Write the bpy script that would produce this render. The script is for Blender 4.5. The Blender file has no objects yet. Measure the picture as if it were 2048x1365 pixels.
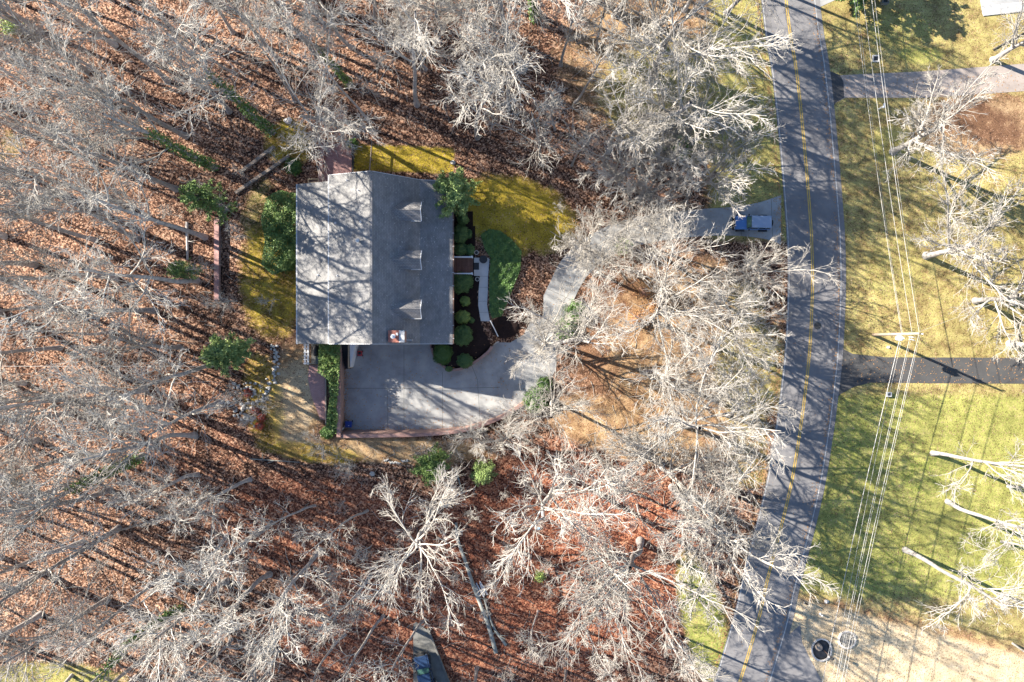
import bpy, bmesh, math, random
import numpy as np
from mathutils import Vector, Matrix, noise as mnoise
C = bpy.context.scene
COL = C.collection
H = 82.0                     # flying height of the camera
F = 1365.33                  # focal length in photo pixels (24 mm on 36 mm, 2048 px wide)
# ------------------------------------------------------------------ camera, sky, sun
C.render.resolution_x, C.render.resolution_y = 1024, 682
cam_d = bpy.data.cameras.new('camera'); cam = bpy.data.objects.new('camera', cam_d); COL.objects.link(cam)
cam.location = (0, 0, H); cam_d.lens = 24; cam_d.sensor_width = 36; cam_d.clip_end = 3000
C.camera = cam
SUN_EL = 28.5
SUN_DIR = Vector((-0.915, 0.403, 0)).normalized()        # horizontal direction towards the sun
W = bpy.data.worlds.new('World'); C.world = W; W.use_nodes = True
nt = W.node_tree; bg = nt.nodes['Background']
sky = nt.nodes.new('ShaderNodeTexSky'); sky.sky_type = 'NISHITA'; sky.sun_disc = False
sky.sun_elevation = math.radians(SUN_EL)
sky.sun_rotation = math.atan2(SUN_DIR.x, SUN_DIR.y)
sky.air_density = 1.0; sky.dust_density = 0.2; sky.ozone_density = 4.0
nt.links.new(sky.outputs[0], bg.inputs[0]); bg.inputs[1].default_value = 0.07
sd = bpy.data.lights.new('sun', 'SUN'); sun = bpy.data.objects.new('sun', sd); COL.objects.link(sun)
sd.energy = 5.0; sd.angle = math.radians(0.5); sd.color = (1.0, 0.92, 0.80)
e = math.radians(SUN_EL)
sv = Vector((SUN_DIR.x*math.cos(e), SUN_DIR.y*math.cos(e), math.sin(e)))
sun.rotation_euler = sv.to_track_quat('Z', 'Y').to_euler(); sun.location = (-60, 30, 60)
C.view_settings.view_transform = 'Standard'; C.view_settings.look = 'None'
C.view_settings.exposure = 1.8; C.view_settings.gamma = 1.0

rng = np.random.default_rng(11); random.seed(5)
# ------------------------------------------------------------------ pixel -> world, terrain height
def P(px, py, z=0.0):
    k = (H - z)/F
    return ((px-1024)*k, (682.5-py)*k)
def sm(a, b, x):
    t = np.clip((x-a)/(b-a), 0, 1); return t*t*(3-2*t)
PAD = [(686,655),(864,655),(864,688),(868,705),(880,725),(900,737),(925,735),(950,722),(975,702),(990,686),(1020,684),(1045,640),(1110,640),
       (1110,800),(1060,808),(1000,840),(915,866),(686,868)]
def inpoly(u, v, poly):
    u = np.asarray(u, float); v = np.asarray(v, float); r = np.zeros(u.shape, bool); n = len(poly)
    for i in range(n):
        x1, y1 = poly[i]; x2, y2 = poly[(i+1) % n]
        if y1 == y2: continue
        c = ((y1 > v) != (y2 > v)) & (u < (x2-x1)*(v-y1)/(y2-y1)+x1); r ^= c
    return r
def hgt(u, v):
    u = np.asarray(u, float); v = np.asarray(v, float)
    hf = np.interp(u, [720, 905, 985, 1090], [2.3, 1.0, 1.0, 0.0])
    hf = hf*np.where(u > 992, 1-sm(620, 684, v), 1)
    hs = np.interp(u, [690, 1100], [2.3, 0.0])
    b = sm(640, 760, v)*(u > 600)
    h = hf*(1-b)+hs*b
    h = h + 0.25*np.sin(u*0.021+1.3)*np.sin(v*0.017)*sm(560, 430, u)*0
    h = h + 0.3*(np.sin(u*0.019+v*0.007)*np.sin(v*0.023+2))*(1-sm(380, 560, u))
    h = np.where(inpoly(u, v, PAD), -0.04, h)
    return h
def hz(px, py): return float(hgt(px, py))
def G(px, py, dz=0.0):
    # the ground point under photo pixel (px, py) when the camera looks at it
    z = hz(px, py); x, y = P(px, py, z); return (x, y, z+dz)
# ------------------------------------------------------------------ materials
def new_mat(name):
    m = bpy.data.materials.new(name); m.use_nodes = True
    return m, m.node_tree.nodes, m.node_tree.links, m.node_tree.nodes['Principled BSDF']
def ramp(N, L, src, stops):
    r = N.new('ShaderNodeValToRGB'); el = r.color_ramp.elements
    while len(el) < len(stops): el.new(0.5)
    for i, (p, c) in enumerate(stops): el[i].position = p; el[i].color = (*c, 1)
    L.new(src, r.inputs[0]); return r.outputs[0]
def noise(N, L, co, scale, detail=4, rough=0.6, dist=0.0):
    n = N.new('ShaderNodeTexNoise'); n.inputs['Scale'].default_value = scale; n.inputs['Detail'].default_value = detail
    n.inputs['Roughness'].default_value = rough; n.inputs['Distortion'].default_value = dist
    L.new(co, n.inputs['Vector']); return n.outputs['Fac']
def mixc(N, L, f, a, b, mode='MIX'):
    m = N.new('ShaderNodeMix'); m.data_type = 'RGBA'; m.blend_type = mode
    for sock, v in ((m.inputs[0], f), (m.inputs[6], a), (m.inputs[7], b)):
        if hasattr(v, 'links'): L.new(v, sock)
        elif isinstance(v, (int, float)): sock.default_value = v
        else: sock.default_value = (*v, 1)
    return m.outputs[2]
def mth(N, L, op, a, b=0.0, clamp=False):
    m = N.new('ShaderNodeMath'); m.operation = op; m.use_clamp = clamp
    for s, v in zip(m.inputs, (a, b)):
        if hasattr(v, 'links'): L.new(v, s)
        else: s.default_value = v
    return m.outputs[0]
def mat(name, c1, c2=None, scale=3.0, rough=0.8, bump=0.0, bscale=None, metal=0.0, c3=None, detail=5, coat=0.0, rnd=0.0):
    m, N, L, b = new_mat(name)
    co = N.new('ShaderNodeTexCoord').outputs['Object']
    b.inputs['Roughness'].default_value = rough; b.inputs['Metallic'].default_value = metal
    if coat: b.inputs['Coat Weight'].default_value = coat
    c2 = c2 or tuple(x*0.8 for x in c1)
    f = noise(N, L, co, scale, detail)
    st = [(0.3, c1), (0.7, c2)] if not c3 else [(0.25, c1), (0.5, c2), (0.75, c3)]
    col = ramp(N, L, f, st)
    if rnd:
        oi = N.new('ShaderNodeObjectInfo').outputs['Random']
        mr = N.new('ShaderNodeMapRange'); L.new(oi, mr.inputs[0]); mr.inputs[3].default_value = 1-rnd; mr.inputs[4].default_value = 1.0
        hs = N.new('ShaderNodeHueSaturation'); L.new(mr.outputs[0], hs.inputs['Value']); L.new(col, hs.inputs['Color']); col = hs.outputs[0]
    L.new(col, b.inputs['Base Color'])
    if bump:
        bn = N.new('ShaderNodeBump'); bn.inputs['Strength'].default_value = bump; bn.inputs['Distance'].default_value = 0.03
        L.new(noise(N, L, co, bscale or scale*8, 4), bn.inputs['Height']); L.new(bn.outputs[0], b.inputs['Normal'])
    return m
def brick_mat(name, c1, c2, mortar, sx, rowh, width, axis='xy', rough=0.85, off=0.5, blot=0.25, msize=0.012):
    m, N, L, b = new_mat(name); b.inputs['Roughness'].default_value = rough
    co = N.new('ShaderNodeTexCoord').outputs['Object']
    sep = N.new('ShaderNodeSeparateXYZ'); L.new(co, sep.inputs[0]); cmb = N.new('ShaderNodeCombineXYZ')
    if axis == 'yx': L.new(sep.outputs[1], cmb.inputs[0]); L.new(sep.outputs[0], cmb.inputs[1])
    elif axis == 'wall':
        L.new(mth(N, L, 'ADD', sep.outputs[0], sep.outputs[1]), cmb.inputs[0]); L.new(sep.outputs[2], cmb.inputs[1])
    else: L.new(sep.outputs[0], cmb.inputs[0]); L.new(sep.outputs[1], cmb.inputs[1])
    t = N.new('ShaderNodeTexBrick'); L.new(cmb.outputs[0], t.inputs[0])
    t.inputs['Color1'].default_value = (*c1, 1); t.inputs['Color2'].default_value = (*c2, 1); t.inputs['Mortar'].default_value = (*mortar, 1)
    t.inputs['Scale'].default_value = 1; t.inputs['Mortar Size'].default_value = msize; t.inputs['Brick Width'].default_value = width
    t.inputs['Row Height'].default_value = rowh; t.offset = off
    f = noise(N, L, co, 0.8, 5, 0.65)
    g = ramp(N, L, f, [(0.3, (1-blot,)*3), (0.7, (1+blot*0.3,)*3)])
    L.new(mixc(N, L, 1.0, t.outputs[0], g, 'MULTIPLY'), b.inputs['Base Color'])
    bn = N.new('ShaderNodeBump'); bn.inputs['Strength'].default_value = 0.5; bn.inputs['Distance'].default_value = 0.01
    L.new(t.outputs['Fac'], bn.inputs['Height']); bn.invert = True; L.new(bn.outputs[0], b.inputs['Normal'])
    return m

def ground_material():
    m, N, L, b = new_mat('ground'); b.inputs['Roughness'].default_value = 0.95
    b.inputs['Specular IOR Level'].default_value = 0.15
    co = N.new('ShaderNodeTexCoord').outputs['Object']
    def attr(n):
        a = N.new('ShaderNodeAttribute'); a.attribute_name = n; s = N.new('ShaderNodeSeparateColor'); L.new(a.outputs['Color'], s.inputs[0]); return s.outputs
    A = attr('zone_a'); B = attr('zone_b')
    warp = N.new('ShaderNodeTexNoise'); warp.inputs['Scale'].default_value = 0.9; warp.inputs['Detail'].default_value = 6; L.new(co, warp.inputs['Vector'])
    v = N.new('ShaderNodeTexVoronoi'); v.inputs['Scale'].default_value = 6.2; v.inputs['Randomness'].default_value = 1; L.new(co, v.inputs['Vector'])
    vs = N.new('ShaderNodeSeparateColor'); L.new(v.outputs['Color'], vs.inputs[0])
    v2 = N.new('ShaderNodeTexVoronoi'); v2.inputs['Scale'].default_value = 12; L.new(co, v2.inputs['Vector'])
    v2s = N.new('ShaderNodeSeparateColor'); L.new(v2.outputs['Color'], v2s.inputs[0])
    big = noise(N, L, co, 0.12, 5, 0.6); mid = noise(N, L, co, 0.7, 5, 0.65); fine = noise(N, L, co, 7, 4, 0.7)
    lf = mth(N, L, 'ADD', mth(N, L, 'MULTIPLY', vs.outputs[0], 0.6), mth(N, L, 'MULTIPLY', v2s.outputs[0], 0.4))
    lf = mth(N, L, 'ADD', lf, mth(N, L, 'MULTIPLY', mth(N, L, 'SUBTRACT', mid, 0.5), 0.7))
    leaf = ramp(N, L, lf, [(0.26, (0.028, 0.016, 0.012)), (0.42, (0.085, 0.043, 0.029)), (0.54, (0.19, 0.098, 0.064)), (0.68, (0.33, 0.185, 0.12)), (0.88, (0.55, 0.38, 0.27))])
    red = ramp(N, L, lf, [(0.18, (0.05, 0.018, 0.013)), (0.36, (0.14, 0.045, 0.028)), (0.52, (0.26, 0.092, 0.053)), (0.7, (0.38, 0.155, 0.085)), (0.9, (0.52, 0.28, 0.17))])
    gn = mth(N, L, 'ADD', mth(N, L, 'MULTIPLY', fine, 0.5), mth(N, L, 'MULTIPLY', mid, 0.5))
    grass = ramp(N, L, gn, [(0.32, (0.095, 0.12, 0.028)), (0.44, (0.21, 0.245, 0.055)), (0.54, (0.36, 0.355, 0.105)), (0.7, (0.50, 0.43, 0.18))])
    straw = ramp(N, L, gn, [(0.30, (0.17, 0.095, 0.045)), (0.44, (0.31, 0.19, 0.095)), (0.56, (0.46, 0.325, 0.18)), (0.72, (0.62, 0.50, 0.33))])
    pale = mth(N, L, 'MULTIPLY', mth(N, L, 'SUBTRACT', A[1], 0.74), 5.0, True)
    straw = mixc(N, L, pale, straw, ramp(N, L, gn, [(0.34, (0.42, 0.31, 0.18)), (0.5, (0.60, 0.48, 0.31)), (0.68, (0.72, 0.62, 0.45))]))
    earth = ramp(N, L, gn, [(0.32, (0.07, 0.038, 0.024)), (0.5, (0.165, 0.09, 0.052)), (0.7, (0.32, 0.19, 0.11))])
    moss = ramp(N, L, gn, [(0.3, (0.11, 0.095, 0.015)), (0.48, (0.32, 0.24, 0.03)), (0.68, (0.55, 0.42, 0.07))])
    mulch = ramp(N, L, gn, [(0.3, (0.012, 0.008, 0.008)), (0.6, (0.035, 0.022, 0.02)), (0.8, (0.07, 0.045, 0.035))])
    edge = mth(N, L, 'MULTIPLY', mth(N, L, 'SUBTRACT', mth(N, L, 'ADD', mth(N, L, 'MULTIPLY', mid, 0.7), mth(N, L, 'MULTIPLY', fine, 0.3)), 0.5), 1.5)
    def zone(col, new, msk, k=4.0):
        f = mth(N, L, 'MULTIPLY', mth(N, L, 'ADD', mth(N, L, 'SUBTRACT', msk, 0.5), mth(N, L, 'MULTIPLY', edge, 0.75)), k)
        f = mth(N, L, 'ADD', f, 0.5, True)
        f = mth(N, L, 'MULTIPLY', f, mth(N, L, 'MULTIPLY', msk, 12, True))
        return mixc(N, L, f, col, new)
    c = zone(leaf, red, B[2], 2)
    c = zone(c, earth, A[2], 2)
    c = zone(c, straw, A[1], 2)
    c = zone(c, grass, A[0], 2)
    c = zone(c, moss, B[0], 2.5)
    # single fallen leaves lying on lawn and straw
    sp = mth(N, L, 'MULTIPLY', mth(N, L, 'GREATER_THAN', v2s.outputs[1], mth(N, L, 'SUBTRACT', 1.12, mth(N, L, 'MULTIPLY', big, 0.55))), 0.75)
    c = mixc(N, L, sp, c, leaf)
    c = zone(c, mulch, B[1], 8)
    g = ramp(N, L, big, [(0.3, (0.78, 0.76, 0.76)), (0.7, (1.15, 1.14, 1.1))])
    c = mixc(N, L, 1.0, c, g, 'MULTIPLY')
    L.new(c, b.inputs['Base Color'])
    bn = N.new('ShaderNodeBump'); bn.inputs['Strength'].default_value = 0.55; bn.inputs['Distance'].default_value = 0.06
    L.new(mth(N, L, 'ADD', lf, fine), bn.inputs['Height']); L.new(bn.outputs[0], b.inputs['Normal'])
    return m
M = {}
M['ground'] = ground_material()
M['bark'] = mat('bark', (0.22, 0.20, 0.19), (0.42, 0.39, 0.37), 2.2, 0.9, 0.6, 12, c3=(0.56, 0.53, 0.50), rnd=0.35)
M['twig'] = mat('twig_bark', (0.34, 0.31, 0.27), (0.48, 0.445, 0.395), 0.6, 0.85, c3=(0.62, 0.585, 0.53), rnd=0.32)
M['twig_red'] = mat('twig_reddish', (0.24, 0.13, 0.10), (0.36, 0.22, 0.17), 0.8, 0.85)
M['bark_dark'] = mat('bark_dark', (0.06, 0.05, 0.042), (0.13, 0.11, 0.095), 2.5, 0.9, 0.6, 12)
M['pine_leaf'] = mat('pine_needles', (0.12, 0.18, 0.05), (0.24, 0.33, 0.10), 1.6, 0.7, c3=(0.36, 0.44, 0.17))
M['ever_leaf'] = mat('evergreen_leaves', (0.05, 0.105, 0.025), (0.13, 0.21, 0.05), 1.6, 0.6, c3=(0.24, 0.32, 0.08))
M['shrub_leaf'] = mat('boxwood_leaves', (0.07, 0.14, 0.045), (0.14, 0.23, 0.07), 6, 0.6)
M['shrub_light'] = mat('light_boxwood_leaves', (0.18, 0.27, 0.06), (0.33, 0.42, 0.12), 6, 0.6)
M['ivy'] = mat('ivy_leaves', (0.055, 0.12, 0.025), (0.12, 0.22, 0.045), 1.5, 0.5)
M['dry_leaf'] = mat('dry_leaves', (0.3, 0.14, 0.05), (0.48, 0.28, 0.13), 2, 0.8)
M['red_leaf'] = mat('red_leaves', (0.3, 0.04, 0.02), (0.45, 0.09, 0.05), 2, 0.8)
M['concrete'] = mat('concrete', (0.20, 0.20, 0.20), (0.32, 0.32, 0.315), 0.45, 0.85, 0.2, 20, c3=(0.44, 0.43, 0.41), detail=12)
M['walkway'] = mat('walk_concrete', (0.48, 0.475, 0.46), (0.58, 0.575, 0.56), 1.2, 0.85, 0.2, 20)
M['dark_concrete'] = mat('dark_concrete', (0.11, 0.11, 0.10), (0.19, 0.185, 0.17), 1.2, 0.9, 0.2, 20)
M['asphalt'] = mat('asphalt', (0.135, 0.13, 0.135), (0.18, 0.175, 0.178), 0.35, 0.9, 0.3, 60, c3=(0.23, 0.222, 0.222), detail=10)
M['asphalt_dark'] = mat('dark_asphalt', (0.05, 0.05, 0.052), (0.08, 0.078, 0.076), 0.5, 0.9, 0.3, 60, detail=9)
M['asphalt_tan'] = mat('tan_asphalt', (0.22, 0.185, 0.165), (0.31, 0.265, 0.235), 0.5, 0.9, 0.3, 60, c3=(0.38, 0.325, 0.29), detail=9)
M['joint'] = mat('joint', (0.09, 0.09, 0.085), rough=0.9)
M['white_paint'] = mat('road_white', (0.24, 0.24, 0.24), (0.55, 0.55, 0.54), 2.5, 0.7, detail=8)
M['yellow_paint'] = mat('road_yellow', (0.45, 0.29, 0.05), (0.66, 0.44, 0.09), 2.5, 0.7, detail=8)
M['roof_a'] = brick_mat('roof_shingles', (0.235, 0.23, 0.23), (0.30, 0.295, 0.285), (0.15, 0.147, 0.15), 1, 0.15, 0.33, 'yx', blot=0.3, msize=0.012)
M['roof_d'] = brick_mat('dormer_shingles', (0.23, 0.225, 0.225), (0.30, 0.29, 0.28), (0.075, 0.07, 0.075), 1, 0.15, 0.33, 'xy', blot=0.2)
M['brick'] = brick_mat('brick', (0.36, 0.17, 0.13), (0.45, 0.25, 0.19), (0.42, 0.35, 0.31), 1, 0.075, 0.22, 'wall')
M['brick_top'] = brick_mat('brick_top', (0.37, 0.19, 0.16), (0.46, 0.27, 0.23), (0.30, 0.22, 0.19), 1, 0.11, 0.22, 'xy')
M['paver'] = brick_mat('brick_paving', (0.46, 0.25, 0.23), (0.54, 0.32, 0.29), (0.28, 0.17, 0.15), 1, 0.11, 0.22, 'xy')
M['white'] = mat('white_trim', (0.72, 0.73, 0.74), (0.8, 0.8, 0.8), 3, 0.5)
M['siding'] = mat('cream_siding', (0.55, 0.52, 0.46), (0.62, 0.59, 0.53), 3, 0.7)
M['deck'] = brick_mat('deck_boards', (0.17, 0.085, 0.06), (0.24, 0.125, 0.09), (0.04, 0.02, 0.015), 1, 0.14, 3.0, 'yx')
M['gutter'] = mat('brown_gutter', (0.12, 0.07, 0.05), (0.16, 0.1, 0.075), 4, 0.5)
M['wood'] = mat('weathered_wood', (0.20, 0.16, 0.13), (0.34, 0.28, 0.23), 4, 0.9, 0.4, 20)
M['tan_wood'] = mat('tan_wood', (0.48, 0.36, 0.22), (0.58, 0.45, 0.3), 4, 0.8)
M['pole_wood'] = mat('pole_wood', (0.34, 0.24, 0.17), (0.48, 0.40, 0.33), 3, 0.9, 0.3, 20)
M['black'] = mat('black_plastic', (0.015, 0.015, 0.017), (0.03, 0.03, 0.033), 4, 0.6)
M['rubber'] = mat('rubber', (0.012, 0.012, 0.012), (0.02, 0.02, 0.02), 4, 0.85)
M['glass'] = mat('dark_glass', (0.02, 0.03, 0.03), (0.03, 0.045, 0.04), 2, 0.08)
M['green_glass'] = mat('green_glass', (0.06, 0.16, 0.13), (0.10, 0.22, 0.18), 2, 0.1)
M['blue_paint'] = mat('blue_car_paint', (0.06, 0.17, 0.42), (0.07, 0.19, 0.46), 1, 0.3, coat=0.6)
M['blue_roof'] = mat('blue_hard_top', (0.27, 0.34, 0.46), (0.31, 0.38, 0.5), 1, 0.4)
M['navy_paint'] = mat('navy_car_paint', (0.02, 0.04, 0.09), (0.025, 0.05, 0.11), 1, 0.25, coat=0.6)
M['chrome'] = mat('steel', (0.6, 0.6, 0.6), (0.7, 0.7, 0.7), 2, 0.3, metal=1.0)
M['grey_metal'] = mat('grey_metal', (0.45, 0.46, 0.47), (0.6, 0.6, 0.6), 3, 0.5)
M['wire'] = mat('wire', (0.38, 0.37, 0.35), (0.5, 0.49, 0.47), 3, 0.5)
M['stone'] = mat('field_stone', (0.34, 0.33, 0.31), (0.55, 0.53, 0.5), 3, 0.9, 0.3, 14)
M['white_stone'] = mat('pale_stone', (0.5, 0.46, 0.42), (0.72, 0.68, 0.63), 3, 0.9, 0.3, 14)
M['red_plastic'] = mat('red_paint', (0.42, 0.03, 0.04), (0.5, 0.05, 0.05), 3, 0.4)
M['bin_blue'] = mat('blue_plastic', (0.01, 0.035, 0.22), (0.015, 0.05, 0.28), 3, 0.45)
M['lightblue'] = mat('pale_blue_plastic', (0.35, 0.6, 0.8), (0.4, 0.65, 0.85), 3, 0.5)
M['twigbits'] = mat('fallen_twig_bits', (0.5, 0.48, 0.44), (0.7, 0.68, 0.64), 5, 0.8)
M['flat_red'] = mat('terracotta_cap', (0.36, 0.11, 0.07), (0.45, 0.2, 0.15), 5, 0.8)
# ------------------------------------------------------------------ mesh helpers
def tag(o, label=None, cat=None, group=None, kind=None):
    if label: o['label'] = label
    if cat: o['category'] = cat
    if group: o['group'] = group
    if kind: o['kind'] = kind
    return o
def empty(name, loc, label, cat, group=None, rz=0.0):
    o = bpy.data.objects.new(name, None); o.location = loc; o.rotation_euler = (0, 0, rz); o.empty_display_size = 0.2
    COL.objects.link(o); return tag(o, label, cat, group)
def link_mesh(name, verts, faces, m, parent=None, smooth=False, loc=None):
    me = bpy.data.meshes.new(name)
    if isinstance(faces, np.ndarray):
        nv = len(verts); nf, k = faces.shape
        me.vertices.add(nv); me.vertices.foreach_set('co', np.asarray(verts, np.float32).ravel())
        me.loops.add(nf*k); me.polygons.add(nf)
        me.loops.foreach_set('vertex_index', faces.astype(np.int32).ravel())
        me.polygons.foreach_set('loop_start', np.arange(0, nf*k, k, dtype=np.int32))
        me.polygons.foreach_set('loop_total', np.full(nf, k, np.int32))
        me.update(calc_edges=True)
    else:
        me.from_pydata([tuple(v) for v in verts], [], [tuple(f) for f in faces]); me.update()
    if smooth: me.polygons.foreach_set('use_smooth', [True]*len(me.polygons))
    me.materials.append(m)
    o = bpy.data.objects.new(name, me); COL.objects.link(o)
    if parent: o.parent = parent
    if loc: o.location = loc
    return o
class MB:
    def __init__(s): s.v = []; s.f = []
    def add(s, vs, fs):
        n = len(s.v); s.v += [tuple(v) for v in vs]; s.f += [tuple(i+n for i in f) for f in fs]; return s
    def box(s, x0, x1, y0, y1, z0, z1, rz=0.0, c=(0, 0)):
        vs = [(x, y, z) for z in (z0, z1) for x, y in ((x0, y0), (x1, y0), (x1, y1), (x0, y1))]
        if rz:
            ca, sa = math.cos(rz), math.sin(rz); vs = [(c[0]+(x-c[0])*ca-(y-c[1])*sa, c[1]+(x-c[0])*sa+(y-c[1])*ca, z) for x, y, z in vs]
        return s.add(vs, [(3, 2, 1, 0), (4, 5, 6, 7), (0, 1, 5, 4), (1, 2, 6, 5), (2, 3, 7, 6), (3, 0, 4, 7)])
    def prism(s, pts, z0, z1, cap0=True):
        # pts counter-clockwise xy; z0 and z1 numbers or per-point lists
        n = len(pts)
        a = sum(pts[i][0]*pts[(i+1) % n][1]-pts[(i+1) % n][0]*pts[i][1] for i in range(n))
        if a < 0:
            pts = pts[::-1]; z0 = z0[::-1] if isinstance(z0, list) else z0; z1 = z1[::-1] if isinstance(z1, list) else z1
        Z0 = z0 if isinstance(z0, list) else [z0]*n; Z1 = z1 if isinstance(z1, list) else [z1]*n
        vs = [(*p, a) for p, a in zip(pts, Z0)]+[(*p, a) for p, a in zip(pts, Z1)]
        fs = [tuple(range(n, 2*n))]+[(i, (i+1) % n, n+(i+1) % n, n+i) for i in range(n)]
        if cap0: fs.append(tuple(range(n-1, -1, -1)))
        return s.add(vs, fs)
    def xzprism(s, pts, y0, y1):
        # profile in x,z extruded along y
        n = len(pts); vs = [(x, y0, z) for x, z in pts]+[(x, y1, z) for x, z in pts]
        a = sum(pts[i][0]*pts[(i+1) % n][1]-pts[(i+1) % n][0]*pts[i][1] for i in range(n))
        fs = [tuple(range(n)), tuple(range(2*n-1, n-1, -1))]+[((i+1) % n, i, n+i, n+(i+1) % n) for i in range(n)]
        if a < 0: fs = [f[::-1] for f in fs]
        return s.add(vs, fs)
    def quad_slab(s, pts, t):
        # four 3-D points (counter-clockwise from above), thickened downwards
        vs = list(pts)+[(x, y, z-t) for x, y, z in pts]
        return s.add(vs, [(0, 1, 2, 3), (7, 6, 5, 4)]+[(i, 4+i, 4+(i+1) % 4, (i+1) % 4) for i in range(4)])
    def tube(s, pts, r, n=8, cap=True):
        pts = [Vector(p) for p in pts]; R = r if isinstance(r, (list, tuple)) else [r]*len(pts); vs = []
        for i, p in enumerate(pts):
            t = (pts[min(i+1, len(pts)-1)]-pts[max(i-1, 0)]).normalized()
            a = t.cross(Vector((0, 0, 1)) if abs(t.z) < 0.9 else Vector((1, 0, 0))).normalized(); b = a.cross(t)
            for k in range(n):
                q = 2*math.pi*k/n; vs.append(p+(a*math.cos(q)+b*math.sin(q))*R[i])
        fs = [(i*n+k, i*n+(k+1) % n, (i+1)*n+(k+1) % n, (i+1)*n+k) for i in range(len(pts)-1) for k in range(n)]
        if cap: fs += [tuple(range(n-1, -1, -1)), tuple(range((len(pts)-1)*n, len(pts)*n))]
        return s.add(vs, fs)
    def lathe(s, prof, c=(0, 0, 0), n=20, sx=1, sy=1):
        vs = [(c[0]+r*math.cos(2*math.pi*k/n)*sx, c[1]+r*math.sin(2*math.pi*k/n)*sy, c[2]+z) for r, z in prof for k in range(n)]
        fs = [(i*n+k, i*n+(k+1) % n, (i+1)*n+(k+1) % n, (i+1)*n+k) for i in range(len(prof)-1) for k in range(n)]
        fs += [tuple(range(n-1, -1, -1)), tuple(range((len(prof)-1)*n, len(prof)*n))]
        return s.add(vs, fs)
    def build(s, name, m, parent=None, smooth=False, bevel=0.0, loc=None):
        o = link_mesh(name, s.v, s.f, m, parent, smooth, loc)
        if bevel:
            md = o.modifiers.new('bevel', 'BEVEL'); md.width = bevel; md.segments = 2; md.limit_method = 'ANGLE'
        return o
def single(o, label, cat, group=None, kind=None): return tag(o, label, cat, group, kind)
def struct(name, mb, m, **k):
    o = mb.build(name, m, **k); o['kind'] = 'structure'; return o
def cr(pts, n=6):
    # Catmull-Rom through 2-D or 3-D points
    pts = [np.array(p, float) for p in pts]; out = []
    ext = [2*pts[0]-pts[1]]+pts+[2*pts[-1]-pts[-2]]
    for i in range(1, len(ext)-2):
        p0, p1, p2, p3 = ext[i-1:i+3]
        for k in range(n):
            t = k/n; out.append(0.5*((2*p1)+(-p0+p2)*t+(2*p0-5*p1+4*p2-p3)*t*t+(-p0+3*p1-3*p2+p3)*t**3))
    out.append(pts[-1]); return out
def ribbon(centre, halfw, z, mb=None, off=0.0):
    mb = mb or MB(); n = len(centre); L_, R_ = [], []
    for i, p in enumerate(centre):
        t = np.array(centre[min(i+1, n-1)][:2])-np.array(centre[max(i-1, 0)][:2]); t = t/np.linalg.norm(t); nn = np.array([t[1], -t[0]])
        w = halfw[i] if hasattr(halfw, '__len__') else halfw
        zz = z[i] if hasattr(z, '__len__') else z
        a = np.array(p[:2])+nn*(off-w); b = np.array(p[:2])+nn*(off+w); L_.append((*a, zz)); R_.append((*b, zz))
    vs = L_+R_; mb.add(vs, [(i, n+i, n+i+1, i+1) for i in range(n-1)]); return mb
def W2(px, py): return P(px, py, 0)
# ------------------------------------------------------------------ GROUND
def grid_lines(vis0, vis1, f0, f1, fine, midst):
    a = list(np.arange(vis0, f0, midst))+list(np.arange(f0, f1, fine))+list(np.arange(f1, vis1, midst))
    ext = [15, 40, 90, 180, 350, 700]
    return np.array([vis0-x for x in ext[::-1]]+a+[vis1]+[vis1+x for x in ext])
xs = grid_lines(-70, 70, -29, 6, 0.25, 0.5); ys = grid_lines(-50, 50, -13, 25, 0.25, 0.5)
XX, YY = np.meshgrid(xs, ys); k = F/H
U = 1024+XX*k; V = 682.5-YY*k
ZZ = hgt(U, V)
# soft-edged zones of ground cover, in photo pixels
def ell(cx, cy, rx, ry, a=0.0, soft=0.35):
    a = math.radians(a); dx = U-cx; dy = V-cy; p = (dx*math.cos(a)+dy*math.sin(a))/rx; q = (-dx*math.sin(a)+dy*math.cos(a))/ry
    return 1-sm(1-soft, 1+soft, np.sqrt(p*p+q*q))
def rect(x0, x1, y0, y1, s=15): return sm(x0-s, x0+s, U)*(1-sm(x1-s, x1+s, U))*sm(y0-s, y0+s, V)*(1-sm(y1-s, y1+s, V))
roadx = np.interp(V, [0, 138, 234, 332, 418, 556, 629, 702, 780, 848, 954, 1034, 1158, 1238, 1362], [1572, 1592, 1603, 1612, 1618, 1625, 1623, 1619, 1612, 1602, 1585, 1567, 1535, 1517, 1480])
east = sm(30, 50, U-roadx)
gr = np.zeros_like(U); st = gr.copy(); ea = gr.copy(); mo = gr.copy(); mu = gr.copy(); re = gr.copy()
st = np.maximum(st, east*0.62); gr = np.maximum(gr, east*0.5)
gr = np.maximum(gr, east*sm(760, 800, V)*(1-sm(1180, 1240, V))*0.72)
for (x, y, rx, ry, s) in ((1800, 60, 90, 50, .6), (1840, 110, 60, 20, .7), (1780, 290, 50, 50, .6), (1760, 400, 90, 60, .45), (1790, 540, 80, 80, .55), (1950, 640, 80, 50, .5), (1720, 600, 50, 90, .45), (1720, 900, 70, 80, .8), (1850, 950, 60, 50, .85), (1980, 1100, 90, 60, .75), (1800, 1130, 70, 40, .8)):
    gr = np.maximum(gr, ell(x, y, rx, ry)*s*east)
ea = np.maximum(ea, ell(1960, 250, 110, 50, 20)*0.8); st = st*(1-ell(1960, 245, 90, 40, 20)*0.7); gr = gr*(1-ell(1960, 250, 130, 60)*0.8)
gr *= 1-east*sm(1180, 1260, V+(U-1700)*-0.25)*0.9; st = np.maximum(st, east*sm(1180, 1240, V-(U-1700)*0.25)*1.0)
stripW = sm(1380, 1440, U)*(1-east)*(1-sm(470, 500, V))
gr = np.maximum(gr, stripW*0.6); st = np.maximum(st, stripW*0.75)
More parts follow.
